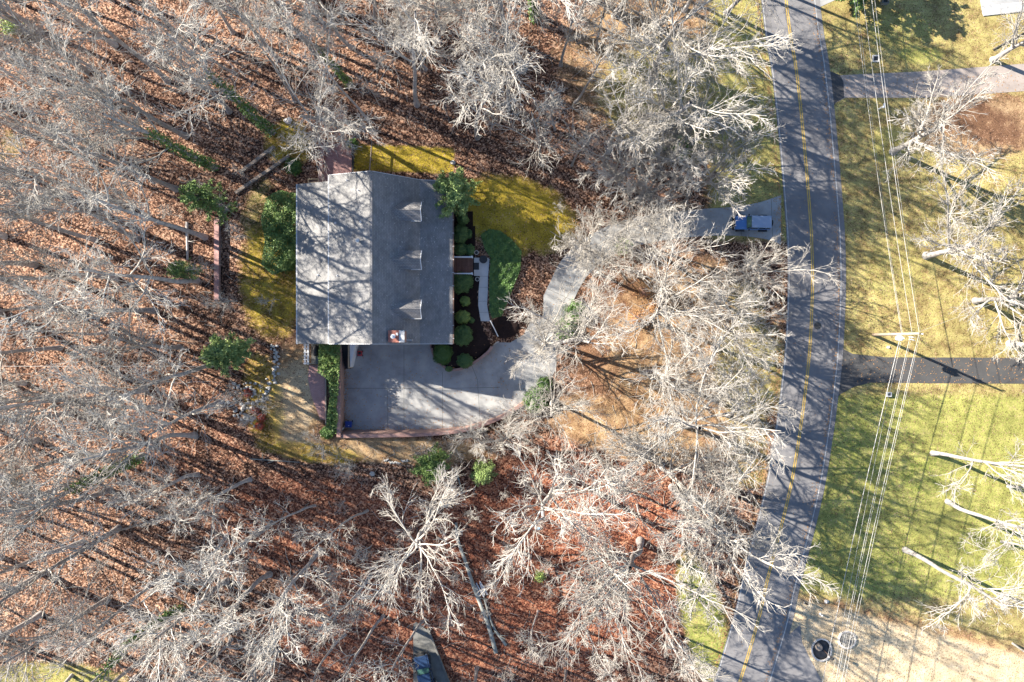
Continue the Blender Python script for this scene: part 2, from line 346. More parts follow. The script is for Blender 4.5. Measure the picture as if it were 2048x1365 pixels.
gr = np.maximum(gr, ell(1350, 200, 170, 130, 20)*0.55); st = np.maximum(st, ell(1330, 130, 220, 160, 0)*0.6)
ea = np.maximum(ea, ell(1230, 70, 60, 70)*0.9)
# lot inside the driveway loop
st = np.maximum(st, ell(1390, 720, 190, 220)*0.55); ea = np.maximum(ea, ell(1320, 690, 190, 200)*0.75); re = np.maximum(re, ell(1290, 600, 120, 90)*0.7)
gr = np.maximum(gr, ell(1500, 740, 80, 120)*0.5); st = np.maximum(st, ell(1250, 860, 180, 60, 15)*0.6); ea = np.maximum(ea, ell(1250, 850, 160, 70, 15)*0.8)
gr = np.maximum(gr, ell(1410, 1250, 45, 150, -15)*0.85); gr = np.maximum(gr, rect(1450, 1540, 560, 980)*0.4)
re = np.maximum(re, ell(1130, 1130, 300, 240)*0.9); re = np.maximum(re, ell(700, 1060, 300, 120, 10)*0.6); re = np.maximum(re, ell(400, 860, 160, 120)*0.35)
re = np.maximum(re, ell(820, 1250, 280, 150)*0.7)
# house surroundings
mo = np.maximum(mo, ell(560, 560, 70, 130)*0.6); mo = np.maximum(mo, rect(712, 910, 300, 352, 8)*0.85); mo = np.maximum(mo, ell(540, 800, 45, 110, -8)*0.5)
mo = np.maximum(mo, ell(1030, 430, 125, 75, 12)*0.8); mo = np.maximum(mo, ell(590, 300, 50, 50)*0.6)
gr = np.maximum(gr, ell(1040, 440, 120, 70, 12)*0.5); gr = np.maximum(gr, ell(545, 450, 50, 90)*0.4)
st = np.maximum(st, ell(600, 800, 50, 110)*0.85); st = np.maximum(st, ell(800, 895, 200, 28, 3)*0.75); ea = np.maximum(ea, ell(620, 760, 70, 130)*0.6)
mo = np.maximum(mo, ell(640, 900, 110, 22, 8)*0.55)
gr = np.maximum(gr, ell(120, 1345, 160, 40)*0.6); gr = np.maximum(gr, ell(30, 300, 60, 40)*0.3)
BED = [(903,425),(945,425),(952,480),(950,515),(960,552),(957,585),(957,611),(962,643),(974,674),(983,690),(975,702),(950,722),(925,735),(900,737),(880,725),(868,705),(862,685),(862,640),(903,640)]
mu = np.where(inpoly(U, V, BED), 1.0, mu)
mu = np.maximum(mu, ell(1010, 655, 28, 22)*1.0)
mu = np.maximum(mu, ell(1140, 640, 30, 60, 30)*0.7); mu = np.maximum(mu, ell(1080, 800, 40, 50)*0.6)
EXT = (np.abs(XX) > 75) | (np.abs(YY) > 55)
gv = np.stack([XX, YY, ZZ], -1).reshape(-1, 3); ny, nx = XX.shape
idx = np.arange(ny*nx).reshape(ny, nx)
gf = np.stack([idx[:-1, :-1], idx[:-1, 1:], idx[1:, 1:], idx[1:, :-1]], -1).reshape(-1, 4)
go = link_mesh('ground', gv, gf, M['ground'], smooth=True); go['kind'] = 'structure'
for nm, chans in (('zone_a', (gr, st, ea)), ('zone_b', (mo, mu, re))):
    at = go.data.color_attributes.new(nm, 'FLOAT_COLOR', 'POINT')
    arr = np.stack([*(c.ravel() for c in chans), np.ones(ny*nx)], -1).astype(np.float32)
    at.data.foreach_set('color', arr.ravel())
# ------------------------------------------------------------------ ROADS
yel = [(1558,-200),(1566,-80),(1572,0),(1581,74),(1592,138),(1603,234),(1612,332),(1619,418),(1623,477),(1625,556),(1623,629),(1619,702),(1612.5,765),(1602,848),(1585,954),(1567,1034),(1535,1158),(1517,1238),(1480,1362),(1440,1480),(1400,1580)]
cl = cr([W2(*p) for p in yel], 5)
s_ = H/F
struct('road', ribbon(cl, [58.5*s_]*len(cl), 0.03, off=-8.5*s_), M['asphalt'])
mk = ribbon(cl, 0.055, 0.036, off=-0.11); ribbon(cl, 0.055, 0.036, mk, off=0.11); o = struct('centre_line', mk, M['yellow_paint'])
mk = ribbon(cl, 0.05, 0.036, off=-57*s_); o = struct('edge_line', mk, M['white_paint'])
mk = ribbon(cl, 0.05, 0.036, off=47*s_); o = struct('edge_line', mk, M['white_paint'])
def flat(name, pts, z, m, thick=0.12): return struct(name, MB().prism([W2(*p) for p in pts], z-thick, z), m)
flat('side_road', [(1545,1300),(1600,1250),(1604,1285),(1617,1312),(1632,1340),(1645,1365),(1720,1500),(1500,1500),(1480,1400)], 0.022, M['asphalt'])
flat('neighbour_driveway', [(1640,140),(1665,152),(1700,150),(1850,143),(2060,127),(2300,100),(2300,165),(2060,182),(1850,196),(1690,196),(1660,212),(1645,235)], 0.02, M['asphalt_tan'])
flat('driveway_apron', [(1640,128),(1652,140),(1680,151),(1687,165),(1688,196),(1672,205),(1652,235),(1645,235)], 0.025, M['asphalt_dark'])
flat('dark_driveway', [(1655,660),(1678,694),(1705,708),(1770,715),(2060,716),(2300,716),(2300,768),(2060,768),(1740,766),(1708,774),(1682,788),(1655,815)], 0.02, M['asphalt_dark'])
flat('neighbour_apron', [(1608,-40),(1622,0),(1630,19),(1676,-2),(1740,-30),(1740,-100),(1600,-100)], 0.02, M['concrete'])
flat('neighbour_slab', [(1957,-80),(1960,0),(1962,12),(2048,4),(2200,-15),(2200,-80)], 0.06, M['concrete'])
flat('neighbour_slab_edge', [(1962,12.5),(1966,33),(2048,24),(2200,8),(2200,-14.5),(2048,4.5)], 0.12, M['white_paint'])
# main driveway
dr = [(1562,440,50),(1548,440,44),(1520,441,36),(1470,443,29),(1400,446,27),(1320,455,27),(1250,470,28),(1195,495,29),(1150,535,30),(1125,580,29),(1102,630,30),(1080,680,34)]
dc = cr([(*W2(a, b), w*s_) for a, b, w in dr], 5)
struct('driveway', ribbon([p[:2] for p in dc], [p[2] for p in dc], 0.03), M['concrete'])
mb = MB(); mb.prism([W2(*p) for p in [(684,640),(868,640),(862,688),(866,707),(879,727),(900,740),(925,738),(952,724),(977,704),(984,690),(990,684),(1020,686),(1050,668),(1110,640),(1112,740),(1080,790),(1060,806),(1000,838),(915,864),(684,864)]], -0.3, 0.022)
struct('driveway_pad', mb, M['concrete'])
mb = MB()
def seam(a, b, w=0.035, z=0.0275): ribbon([W2(*a), W2(*b)], w/2, z, mb)
seam((690,777),(905,777)); seam((808,690),(808,862)); seam((905,777),(1000,775)); seam((885,745),(885,862)); seam((942,728),(955,760)); seam((955,760),(960,845)); seam((775,777),(775,862), 0.02)
struct('expansion_joint', mb, M['joint'])
mb = MB()
for i in (6, 14, 22, 30, 38, 46):
    c0 = np.array(dc[i][:2]); t = np.array(dc[i+1][:2])-c0; t /= np.linalg.norm(t); nrm = np.array([t[1], -t[0]])*dc[i][2]*0.97
    ribbon([c0-nrm, c0+nrm], 0.02, 0.035, mb)
struct('driveway_joint', mb, M['joint'])
# manhole in the lane
mh = empty('manhole_cover', (*W2(1635, 652), 0.034), 'round iron manhole cover in the right lane beside the yellow line', 'manhole cover')
MB().lathe([(0.45, 0.0), (0.45, 0.004), (0.36, 0.006)], n=28).build('rim', M['joint'], mh)
a = MB(); a.lathe([(0.35, 0.0), (0.35, 0.01)], n=28); 
for k_ in range(-3, 4): a.box(-0.3, 0.3, k_*0.085-0.015, k_*0.085+0.015, 0.01, 0.016)
a.build('lid', M['asphalt_dark'], mh)
a = MB(); a.lathe([(0.78, 0.0), (0.78, 0.003)], (*W2(1635, 652), 0.031), 30); struct('manhole_patch', a, M['asphalt_tan'])
exec_after = []
# ------------------------------------------------------------------ HOUSE
house = empty('house', (-15, 9, 0), 'house with grey shingle roof, three dormers and a brick chimney, seen from above', 'house')
HX, HY = -15.0, 9.0
def hb(mb, name, m, **k):
    mb.v = [(x-HX, y-HY, z) for x, y, z in mb.v]; o = mb.build(name, m, house, **k); return o
yN, yS = 18.18, -0.31
RZ, BZ, EZ, LZ = 9.0, 5.0, 4.3, 7.2
xR, xB, xE, xL = -15.08, -10.38, -6.77, -20.06
# roof planes
mb = MB()
mb.quad_slab([(xL, yS, LZ), (xR, yS, RZ), (xR, yN, RZ), (xL, yN, LZ)], 0.18)
mb.quad_slab([(xR, yS, RZ), (xB, yS, BZ), (xB, yN, BZ), (xR, yN, RZ)], 0.18)
mb.quad_slab([(xB, yS, BZ), (xE, yS, EZ), (xE, yN, EZ), (xB, yN, BZ)], 0.18)
roof = hb(mb, 'roof', M['roof_a'])
mb = MB(); mb.quad_slab([(-24.1, yS, 5.4), (xL+0.1, yS, 6.95), (xL+0.1, 17.6, 6.95), (-24.1, 17.6, 5.4)], 0.16)
roof2 = hb(mb, 'rear_roof', M['roof_a'])
# ridge, drip edges, gutters
mb = MB(); mb.box(xR-0.13, xR+0.13, yS-0.02, yN+0.02, RZ-0.05, RZ+0.03); hb(mb, 'ridge_cap', M['roof_d'])
mb = MB(); mb.box(xL-0.12, xL+0.02, yS-0.03, yN+0.03, LZ-0.16, LZ-0.02); mb.box(-24.24, -24.1, yS-0.03, 17.63, 5.22, 5.38)
mb.box(-24.1, -24.05, yS-0.04, yS, 5.2, 5.42)
hb(mb, 'rear_gutter', M['grey_metal'])
mb = MB(); mb.box(xE, xE+0.15, yS-0.03, yN+0.03, EZ-0.16, EZ-0.02); hb(mb, 'front_gutter', M['gutter'])
for i, y in enumerate(np.arange(yS+0.6, yN, 1.5)):
    mb = MB(); mb.box(xE-0.02, xE+0.17, y-0.02, y+0.02, EZ-0.03, EZ-0.005); hb(mb, 'gutter_strap', M['white'])
    mb = MB(); mb.box(xL-0.14, xL+0.03, y-0.02, y+0.02, LZ-0.03, LZ+0.004); hb(mb, 'gutter_strap', M['white'])
# rake boards on the two gable ends
for y in (yN, yS-0.04):
    mb = MB()
    for (x0, z0, x1, z1) in ((xL, LZ, xR, RZ), (xR, RZ, xB, BZ), (xB, BZ, xE, EZ)):
        mb.add([(x0, y, z0-0.2), (x1, y, z1-0.2), (x1, y, z1+0.015), (x0, y, z0+0.015), (x0, y+0.04, z0-0.2), (x1, y+0.04, z1-0.2), (x1, y+0.04, z1+0.015), (x0, y+0.04, z0+0.015)],
               [(0, 1, 2, 3), (7, 6, 5, 4), (3, 2, 6, 7), (0, 4, 5, 1), (1, 5, 6, 2), (0, 3, 7, 4)])
    hb(mb, 'rake_board', M['white'])
# walls
t = 0.2
mb = MB(); mb.xzprism([(xL+0.5, -0.6), (xE-1.0, -0.6), (xE-1.0, EZ-0.01), (xB, BZ-t), (xR, RZ-t-0.03), (xL+0.5, LZ-t)], yS+0.45, yN-0.45)
hb(mb, 'wall', M['brick'])
mb = MB(); mb.xzprism([(-23.6, -0.6), (xL+0.49, -0.6), (xL+0.49, 6.8), (xL, 6.72), (-23.6, 5.3)], yS+0.4, 17.2); hb(mb, 'rear_wall', M['siding'])
# garage door, windows, front door
gx0, gx1 = -14.5, -9.6; ywall = yS+0.45
g = MB(); g.box(gx0, gx1, ywall-0.06, ywall+0.02, 0.03, 2.3)
gd = hb(g, 'garage_door', M['white'])
g = MB()
for k_ in range(5): g.box(gx0+0.05, gx1-0.05, ywall-0.075, ywall-0.06, 0.08+k_*0.45, 0.44+k_*0.45)
o = g; o.v = [(x-HX, y-HY, z) for x, y, z in o.v]; o = g.build('door_panel', M['siding'], gd)
def window(x0, x1, y0, y1, z0, z1, ax):
    mb = MB(); d = 0.06
    if ax == 'x+': mb.box(x0, x0+d, y0, y1, z0, z1)
    elif ax == 'x-': mb.box(x0-d, x0, y0, y1, z0, z1)
    elif ax == 'y+': mb.box(x0, x1, y0, y0+d, z0, z1)
    else: mb.box(x0, x1, y0-d, y0, z0, z1)
    f = hb(mb, 'window', M['white']); mb = MB(); q = 0.09; e_ = 0.075
    if ax == 'x+': mb.box(x0, x0+e_, y0+q, y1-q, z0+q, z1-q)
    elif ax == 'x-': mb.box(x0-e_, x0, y0+q, y1-q, z0+q, z1-q)
    elif ax == 'y+': mb.box(x0+q, x1-q, y0, y0+e_, z0+q, z1-q)
    else: mb.box(x0+q, x1-q, y0-e_, y0, z0+q, z1-q)
    mb.v = [(x-HX, y-HY, z) for x, y, z in mb.v]; mb.build('pane', M['glass'], f)
for y in (1.5, 4.6, 11.8, 15.2): window(xE-1.0, 0, y, y+1.2, 1.9, 3.6, 'x+')
for y in (2, 6, 10, 14): window(-23.6, 0, y, y+1.3, 3.2, 4.8, 'x-')
for x in (-18.5, -12.2): window(x, x+1.1, yN-0.45, 0, 3.2, 4.8, 'y+'); window(x, x+1.1, ywall, 0, 5.0, 6.2, 'y-')
mb = MB(); mb.box(xE-1.0, xE-0.93, 8.0, 9.0, 1.45, 3.6); hb(mb, 'front_door', M['red_plastic'])
# dormers
for yc in (14.33, 8.95, 3.52):
    w = 1.05; zr, ze, xf = 7.5, 6.55, -10.04
    def rx_(z): return xR+(RZ-z)/((RZ-BZ)/(xB-xR))
    b = MB(); xw = xf-0.25
    b.xzprism([(xw, BZ-0.35), (xw, 6.55), (rx_(6.6)-0.2, 6.55), (xw-0.25, BZ-0.2)], yc-w+0.14, yc+w-0.14)
    # gable triangle
    b.add([(xw, yc-w+0.14, 6.5), (xw, yc+w-0.14, 6.5), (xw, yc, zr-0.13), (xw-1, yc-w+0.14, 6.5), (xw-1, yc+w-0.14, 6.5), (xw-1, yc, zr-0.13)], [(0, 1, 2), (5, 4, 3), (1, 4, 5, 2), (3, 0, 2, 5)])
    d = hb(b, 'dormer', M['siding'])
    def loc(mb): mb.v = [(x-HX, y-HY, z) for x, y, z in mb.v]; return mb
    r = MB()
    xr_, xe_ = rx_(zr)-0.25, rx_(ze)-0.25
    r.quad_slab([(xe_, yc-w, ze), (xf, yc-w, ze), (xf, yc, zr), (xr_, yc, zr)], 0.09)
    r.quad_slab([(xr_, yc, zr), (xf, yc, zr), (xf, yc+w, ze), (xe_, yc+w, ze)], 0.09)
    loc(r).build('dormer_roof', M['roof_d'], d)
    q = MB()
    for sgn in (-1, 1):
        q.add([(xf, yc+sgn*w, ze-0.14), (xf, yc, zr-0.14), (xf, yc, zr+0.02), (xf, yc+sgn*w, ze+0.02), (xf+0.07, yc+sgn*w, ze-0.14), (xf+0.07, yc, zr-0.14), (xf+0.07, yc, zr+0.02), (xf+0.07, yc+sgn*w, ze+0.02)],
              [(0, 1, 2, 3), (7, 6, 5, 4), (3, 2, 6, 7), (0, 4, 5, 1)])
    q.box(xf-1.1, xf, yc-w-0.03, yc-w+0.02, ze-0.12, ze+0.0)
    loc(q).build('dormer_trim', M['white'], d)
    q = MB(); q.box(xw, xw+0.05, yc-0.42, yc+0.42, 5.25, 6.55); loc(q).build('dormer_window', M['white'], d)
    q = MB(); q.box(xw, xw+0.065, yc-0.34, yc+0.34, 5.33, 6.47); loc(q).build('pane', M['glass'], d)
# chimney
cx0, cx1 = P(777, 0, 7.9)[0], P(808, 0, 7.9)[0]; cy0, cy1 = P(0, 684.5, 7.9)[1], P(0, 662, 7.9)[1]
mb = MB(); mb.box(cx0, cx1, cy0, cy1, 5.5, 7.8); ch = hb(mb, 'chimney', M['brick'])
cm = cx0+(cx1-cx0)*0.68
mb = MB(); mb.box(cx0-0.04, cm, cy0-0.04, cy1+0.04, 7.8, 7.9); mb.v = [(x-HX, y-HY, z) for x, y, z in mb.v]; mb.build('chimney_cap', M['flat_red'], ch)
mb = MB(); mb.box(cm, cx1+0.05, cy0-0.04, cy1+0.04, 7.8, 7.93); mb.v = [(x-HX, y-HY, z) for x, y, z in mb.v]; mb.build('flue_slab', M['walkway'], ch)
mb = MB(); mb.lathe([(0.14, 0), (0.14, 0.35), (0.26, 0.36), (0.26, 0.4), (0.05, 0.5)], ((cx0+cm)/2-HX-0.02, (cy0+cy1)/2-HY, 7.9), 16); mb.build('flue_cap', M['white'], ch)
mb = MB(); mb.box((cx0+cm)/2-HX+0.25, (cx0+cm)/2-HX+0.48, (cy0+cy1)/2-HY+0.1, (cy0+cy1)/2-HY+0.4, 7.9, 8.1); mb.build('flue_vent', M['grey_metal'], ch)
# roof vents and pipes
def roofz(x): return float(np.interp(x, [-24.1, xL-.01, xL, xR, xB, xE], [5.4, 6.95, LZ, RZ, BZ, EZ]))
x, y = P(716, 482, 8.6); mb = MB(); mb.lathe([(0.12, -0.3), (0.12, 0.42), (0.24, 0.43), (0.22, 0.5), (0.05, 0.58)], (x-HX, y-HY, roofz(x)), 14); mb.build('roof_vent', M['grey_metal'], house)
for (a, b_) in ((694, 361), (718, 383), (669, 445), (724, 446), (673, 551), (628, 548)):
    x, y = P(a, b_, 7.9); mb = MB(); mb.lathe([(0.13, -0.05), (0.13, 0.03), (0.05, 0.04), (0.045, 0.32)], (x-HX, y-HY, roofz(x)), 10); mb.build('vent_pipe', M['grey_metal'], house)
# twig and leaf bits lying on the roof
mb = MB(); rr = random.Random(3)
for i in range(170):
    if i < 120: x = rr.uniform(-10.5, -7.0) if rr.random() < .8 else rr.uniform(-14, -10.5); y = rr.gauss(9.5, 5); y = min(max(y, 0.3), 17.8)
    else: x = rr.uniform(-14.5, -7.0); y = rr.uniform(0, 17.8)
    z = roofz(x)+0.012; L_ = rr.choice((0.06, 0.08, 0.1, 0.16)); a = rr.uniform(0, 3.1); dx, dy = L_*math.cos(a), L_*math.sin(a)
    mb.tube([(x, y, z+0.01), (x+dx, y+dy, roofz(x+dx)+0.03)], 0.022, 4)
single(mb.build('roof_debris', M['twigbits']), 'scattered pale twigs and leaves lying on the front roof slope', 'debris', kind='stuff')
# front deck and railings
def at(px, py, z): return P(px, py, z)
DZ = 1.35
x0, y1 = at(905, 516, DZ); x1, y0 = at(946, 549, DZ)
pd = empty('entry_deck', (x0, (y0+y1)/2, DZ), 'brown board entry deck with white rails on both sides', 'deck')
def rel(mb, o): l = o.location; mb.v = [(x-l.x, y-l.y, z-l.z) for x, y, z in mb.v]; return mb
mb = MB(); mb.box(x0-0.9, x1, y0, y1, DZ-0.12, DZ); rel(mb, pd).build('deck_floor', M['deck'], pd)
for yy in (y0, y1):
    mb = MB(); mb.box(x0-0.5, x1, yy-0.07, yy+0.07, DZ+0.85, DZ+0.92); mb.box(x0-0.5, x1, yy-0.03, yy+0.03, DZ+0.1, DZ+0.16)
    for k_ in np.arange(x0, x1, 0.13): mb.box(k_, k_+0.03, yy-0.02, yy+0.02, DZ+0.16, DZ+0.85)
    mb.box(x1-0.14, x1, yy-0.07, yy+0.07, 0.9, DZ+0.98); mb.box(x1-0.18, x1+0.04, yy-0.11, yy+0.11, DZ+0.98, DZ+1.03)
    rel(mb, pd).build('railing', M['white'], pd)
# walkway, steps
WZ = 1.1
lw = [(948,516),(948,552),(959.7,552.5),(957,584.7),(956.5,611),(961.6,642.7)]; rw = [(980,643),(974,611),(975.5,584.6),(976,553),(979,519),(976,516)]
struct('walkway', MB().prism([P(a, b, WZ) for a, b in lw+rw], 0.7, WZ), M['walkway'])
mb = MB()
for (a, b) in (((959.7,553),(976,553)), ((957,575),(975.7,575)), ((956.5,603),(974.2,603)), ((958.5,625),(977,625))): ribbon([P(*a, WZ), P(*b, WZ)], 0.012, WZ+0.004, mb)
struct('walkway_joint', mb, M['joint'])
Ls = [(961.6,643),(966,654),(970,664.5),(975,676),(984,692)]; Rs = [(980.5,643),(985,652),(989.5,661.5),(994.5,671),(999,684)]
mb = MB()
for i in range(4):
    z = WZ-0.02-0.24*(i+1); mb.prism([P(*Ls[i], z), P(*Ls[i+1], z), P(*Rs[i+1], z), P(*Rs[i], z)], -0.2, z)
struct('steps', mb, M['walkway'])
a, b = P(981, 642, 1.9), P(996, 673, 1.3)
hr = empty('handrail', (*a, 1.0), 'white metal handrail beside the curved garden steps', 'handrail')
mb = MB(); mb.tube([(*a, 1.95), (*b, 1.15)], 0.055, 8); rel(mb, hr).build('rail', M['white'], hr)
for (q, zt, zb) in ((a, 1.95, 0.8), (b, 1.15, 0.0)):
    mb = MB(); mb.tube([(*q, zb), (*q, zt)], 0.035, 8); rel(mb, hr).build('post', M['white'], hr)
# mats and pots
x, y = P(953, 533, WZ); single(MB().box(x-0.3, x+0.3, y-0.42, y+0.42, WZ+0.002, WZ+0.02).build('door_mat', M['black']), 'dark rectangular door mat at the end of the board deck', 'mat')
x, y = P(967, 520, WZ); bt = empty('garden_table', (x, y, WZ), 'low round black table on the walkway corner', 'table')
MB().lathe([(0.46, 0.40), (0.48, 0.42), (0.48, 0.45), (0.44, 0.46)], n=24).build('table_top', M['black'], bt)
for k_ in range(3): MB().tube([(0.3*math.cos(k_*2.1), 0.3*math.sin(k_*2.1), 0.0), (0.25*math.cos(k_*2.1), 0.25*math.sin(k_*2.1), 0.4)], 0.02, 6).build('leg', M['black'], bt)
for i, (px, py) in enumerate(((953, 506), (955, 559))):
    x, y = P(px, py, 1.2); pt = empty('flower_pot', (x, y, 1.0), ('grey round pot above the deck, beside the green bushes', 'grey round pot below the deck, at the mulch bed edge')[i], 'pot', 'pots beside the entry deck')
    MB().lathe([(0.16, 0), (0.24, 0.35), (0.27, 0.42), (0.27, 0.45), (0.2, 0.45), (0.18, 0.36)], n=20).build('pot', M['stone'], pt)
    MB().lathe([(0.185, 0.36), (0.185, 0.38)], n=16).build('soil', M['black'], pt)
# bed kerb in brick
kc = cr([P(a, b, 0.6) for a, b in ((862,676),(862,688),(866,706),(879,726),(900,739),(926,737),(951,724),(976,704),(984,693))], 5)
n = len(kc); mb = MB(); outer, inner = [], []
for i, p in enumerate(kc):
    t_ = kc[min(i+1, n-1)]-kc[max(i-1, 0)]; t_ /= np.linalg.norm(t_); nn = np.array([t_[1], -t_[0]]); outer.append(p-nn*0.14); inner.append(p+nn*0.14)
zt = [0.75+0.35*min(1, i/20) for i in range(n)]
for i in range(n-1):
    mb.add([(*outer[i], -0.1), (*outer[i+1], -0.1), (*inner[i+1], -0.1), (*inner[i], -0.1), (*outer[i], zt[i]), (*outer[i+1], zt[i+1]), (*inner[i+1], zt[i+1]), (*inner[i], zt[i])],
           [(4, 5, 6, 7), (7, 6, 5, 4)][0:1]+[(0, 1, 5, 4), (2, 3, 7, 6)])
single(mb.build('garden_kerb', M['brick_top']), 'curved low brick kerb around the dark planting bed', 'kerb')
# ------------------------------------------------------------------ RETAINING WALLS
rw_ = empty('retaining_wall', (*P(680, 780, 0), 0), 'L shaped brick retaining wall along the left and lower sides of the driveway', 'wall')
zt = 2.75
a = [P(675, 700, zt), P(675, 874, zt), P(686.5, 863.5, 0), P(686.5, 700, 0)]
xw0 = P(674, 0, zt)[0]; xw1 = P(688, 0, 0)[0]; yb0 = P(0, 874, zt)[1]; yb1 = P(0, 862.5, 0)[1]
mb = MB(); mb.add([(xw0, P(0, 690, 0)[1], -0.3), (xw1, P(0, 690, 0)[1], -0.3), (xw0+0.38, P(0, 690, 0)[1], zt), (xw0, P(0, 690, 0)[1], zt),
                   (xw0, yb0, -0.3), (xw1, yb0, -0.3), (xw0+0.38, yb0, zt), (xw0, yb0, zt)],
                  [(0, 1, 2, 3), (7, 6, 5, 4), (1, 5, 6, 2), (3, 2, 6, 7), (0, 3, 7, 4)])
rel(mb, rw_).build('side_wall', M['brick'], rw_)
mb = MB(); mb.box(xw0-0.04, xw0+0.42, yb0-0.04, P(0, 690, 0)[1], zt, zt+0.06); rel(mb, rw_).build('side_coping', M['brick_top'], rw_)
top = cr([P(a, b, c) for a, b, c in ((680, 873, 2.6), (760, 872, 2.4), (840, 870, 2.0), (915, 863, 1.5), (960, 851, 1.1), (1005, 834, 0.8), (1050, 805, 0.5))], 5)
m_ = len(top); zts = [float(np.interp(i/(m_-1), [0, 0.15, 0.6, 1], [2.6, 2.45, 1.5, 0.45])) for i in range(m_)]
mb = MB(); cp = MB()
for i in range(m_-1):
    ps = []
    for j in (i, i+1):
        t_ = top[min(j+1, m_-1)]-top[max(j-1, 0)]; t_ /= np.linalg.norm(t_); nn = np.array([-t_[1], t_[0]])
        ps.append((top[j]-nn*0.2, top[j]+nn*0.2, top[j]+nn*(0.2+0.1*zts[j])))
    (o0, i0, b0), (o1, i1, b1) = ps; z0, z1 = zts[i], zts[i+1]
    mb.add([(*o0, -0.3), (*o1, -0.3), (*b1, -0.3), (*b0, -0.3), (*o0, z0), (*o1, z1), (*i1, z1), (*i0, z0)], [(4, 5, 6, 7), (0, 1, 5, 4), (2, 3, 7, 6), (0, 4, 7, 3), (1, 2, 6, 5)])
    cp.add([(*(o0-0*o0), z0+0.004), (*o1, z1+0.004), (*i1, z1+0.004), (*i0, z0+0.004), (*o0, z0+0.06), (*o1, z1+0.06), (*i1, z1+0.06), (*i0, z0+0.06)], [(4, 5, 6, 7), (0, 1, 5, 4), (2, 3, 7, 6)])
rel(mb, rw_).build('lower_wall', M['brick'], rw_); rel(cp, rw_).build('lower_coping', M['brick_top'], rw_)
# ------------------------------------------------------------------ BASEMENT STAIR, side deck
zs = 2.4
sr = empty('basement_stair', (*P(695, 700, 0), 0), 'dark basement stair with tan slatted rail below the house corner', 'stair')
x0, x1 = P(690, 0, 0)[0], P(706, 0, 0)[0]
mb = MB()
for k_ in range(9):
    y1_ = P(0, 690, 0)[1]-k_*0.32; mb.box(x0+0.05, x1-0.2, y1_-0.32, y1_, 0.02, 2.0-k_*0.22)
rel(mb, sr).build('treads', M['black'], sr)
mb = MB(); yy0 = P(0, 736, 0)[1]; yy1 = P(0, 688, 0)[1]
for z in (1.0, 1.9): mb.box(x1-0.14, x1+0.02, yy0, yy1, z, z+0.07)
for q in np.arange(yy0, yy1, 0.13): mb.box(x1-0.09, x1-0.03, q, q+0.05, 0.3, 1.9)
for q in (yy0, (yy0+yy1)/2, yy1-0.1): mb.box(x1-0.14, x1+0.02, q, q+0.1, 0.0, 2.0)
rel(mb, sr).build('slatted_rail', M['tan_wood'], sr)
mb = MB(); mb.add([(x1+0.06, yy0+0.1, 0), (x1+0.06, yy1, 0), (x1+0.75, yy1, 0), (x1+0.06, yy0+0.1, 1.7), (x1+0.06, yy1, 1.9), (x1+0.75, yy1, 1.9)], [(0, 1, 2), (5, 4, 3), (0, 3, 4, 1), (1, 4, 5, 2), (2, 5, 3, 0)])
rel(mb, sr).build('side_panel', M['white'], sr)
sdk = empty('side_porch', (*P(620, 705, 2.4), 2.3), 'narrow grey board porch with a pale beam at the lower left house corner', 'porch')
x0, y0 = P(612, 729, 2.6); x1, y1 = P(640, 686, 2.6)
mb = MB(); mb.box(x0+0.6, x1, y0, y1, 2.3, 2.55); rel(mb, sdk).build('porch_floor', M['dark_concrete'], sdk)
mb = MB(); mb.box(x0, x0+0.2, y0, y1, 3.2, 3.35); mb.box(x0+0.35, x0+0.55, y0, y1, 3.2, 3.35)
for q in np.arange(y0+0.1, y1, 0.42): mb.box(x0-0.05, x0+0.6, q, q+0.1, 3.35, 3.45)
mb.box(x0, x0+0.14, y0, y0+0.14, 2.2, 3.2); mb.box(x0+0.38, x0+0.52, y0, y0+0.14, 2.2, 3.2)
rel(mb, sdk).build('beam', M['grey_metal'], sdk)
x, y = P(630, 702, 3.2); gl = empty('covered_grill', (x, y, 2.55), 'black covered grill standing on the narrow side porch', 'grill')
MB().lathe([(0.42, 0.0), (0.45, 0.5), (0.42, 0.75), (0.25, 0.95), (0.06, 1.0)], n=18, sy=1.5, sx=0.75).build('cover', M['black'], gl, smooth=True)
MB().box(-0.05, 0.05, -0.3, 0.3, 0.98, 1.02).build('handle', M['black'], gl)
# brick path beside the wall
struct('brick_path', MB().prism([(*P(a, b, 2.33),) for a, b in ((618,731),(652,731),(653,780),(652,842),(640,838),(622,790),(616,760))], 2.0, 2.335), M['paver'])
# ------------------------------------------------------------------ TERRACE north of the house
struct('terrace', MB().prism([P(a, b, 2.38) for a, b in ((646,285),(703,287),(703,375),(640,385),(641,350))], 2.0, 2.38), M['paver'])
tw = empty('terrace_wall', (*P(641, 320, 2.4), 2.3), 'low stone wall along the left side of the pink brick terrace', 'wall')
ps = cr([P(a, b, 2.9) for a, b in ((647,284),(644,310),(642,335),(639,368))], 4); mb = MB(); rr = random.Random(8)
for i in range(len(ps)-1):
    p, q = ps[i], ps[i+1]
    for k_ in range(3):
        c = p+(q-p)*(k_+0.5)/3; mb.box(c[0]-0.2-rr.random()*0.05, c[0]+0.2, c[1]-0.17, c[1]+0.17, 2.2, 2.95+rr.random()*0.08, rr.uniform(-.2, .2), tuple(c))
rel(mb, tw).build('wall_stones', M['brick_top'], tw)
fd = empty('terrace_rail', (*P(706, 315, 2.4), 2.3), 'dark low rail with thin posts along the right edge of the terrace', 'rail')
mb = MB(); a, b = P(706, 288, 3.1), P(704, 345, 3.1); mb.box(a[0]-0.09, a[0]+0.05, b[1], a[1], 3.1, 3.2); mb.box(a[0]-0.04, a[0]+0.0, b[1], a[1], 2.6, 2.65)
rel(mb, fd).build('rail', M['black'], fd)
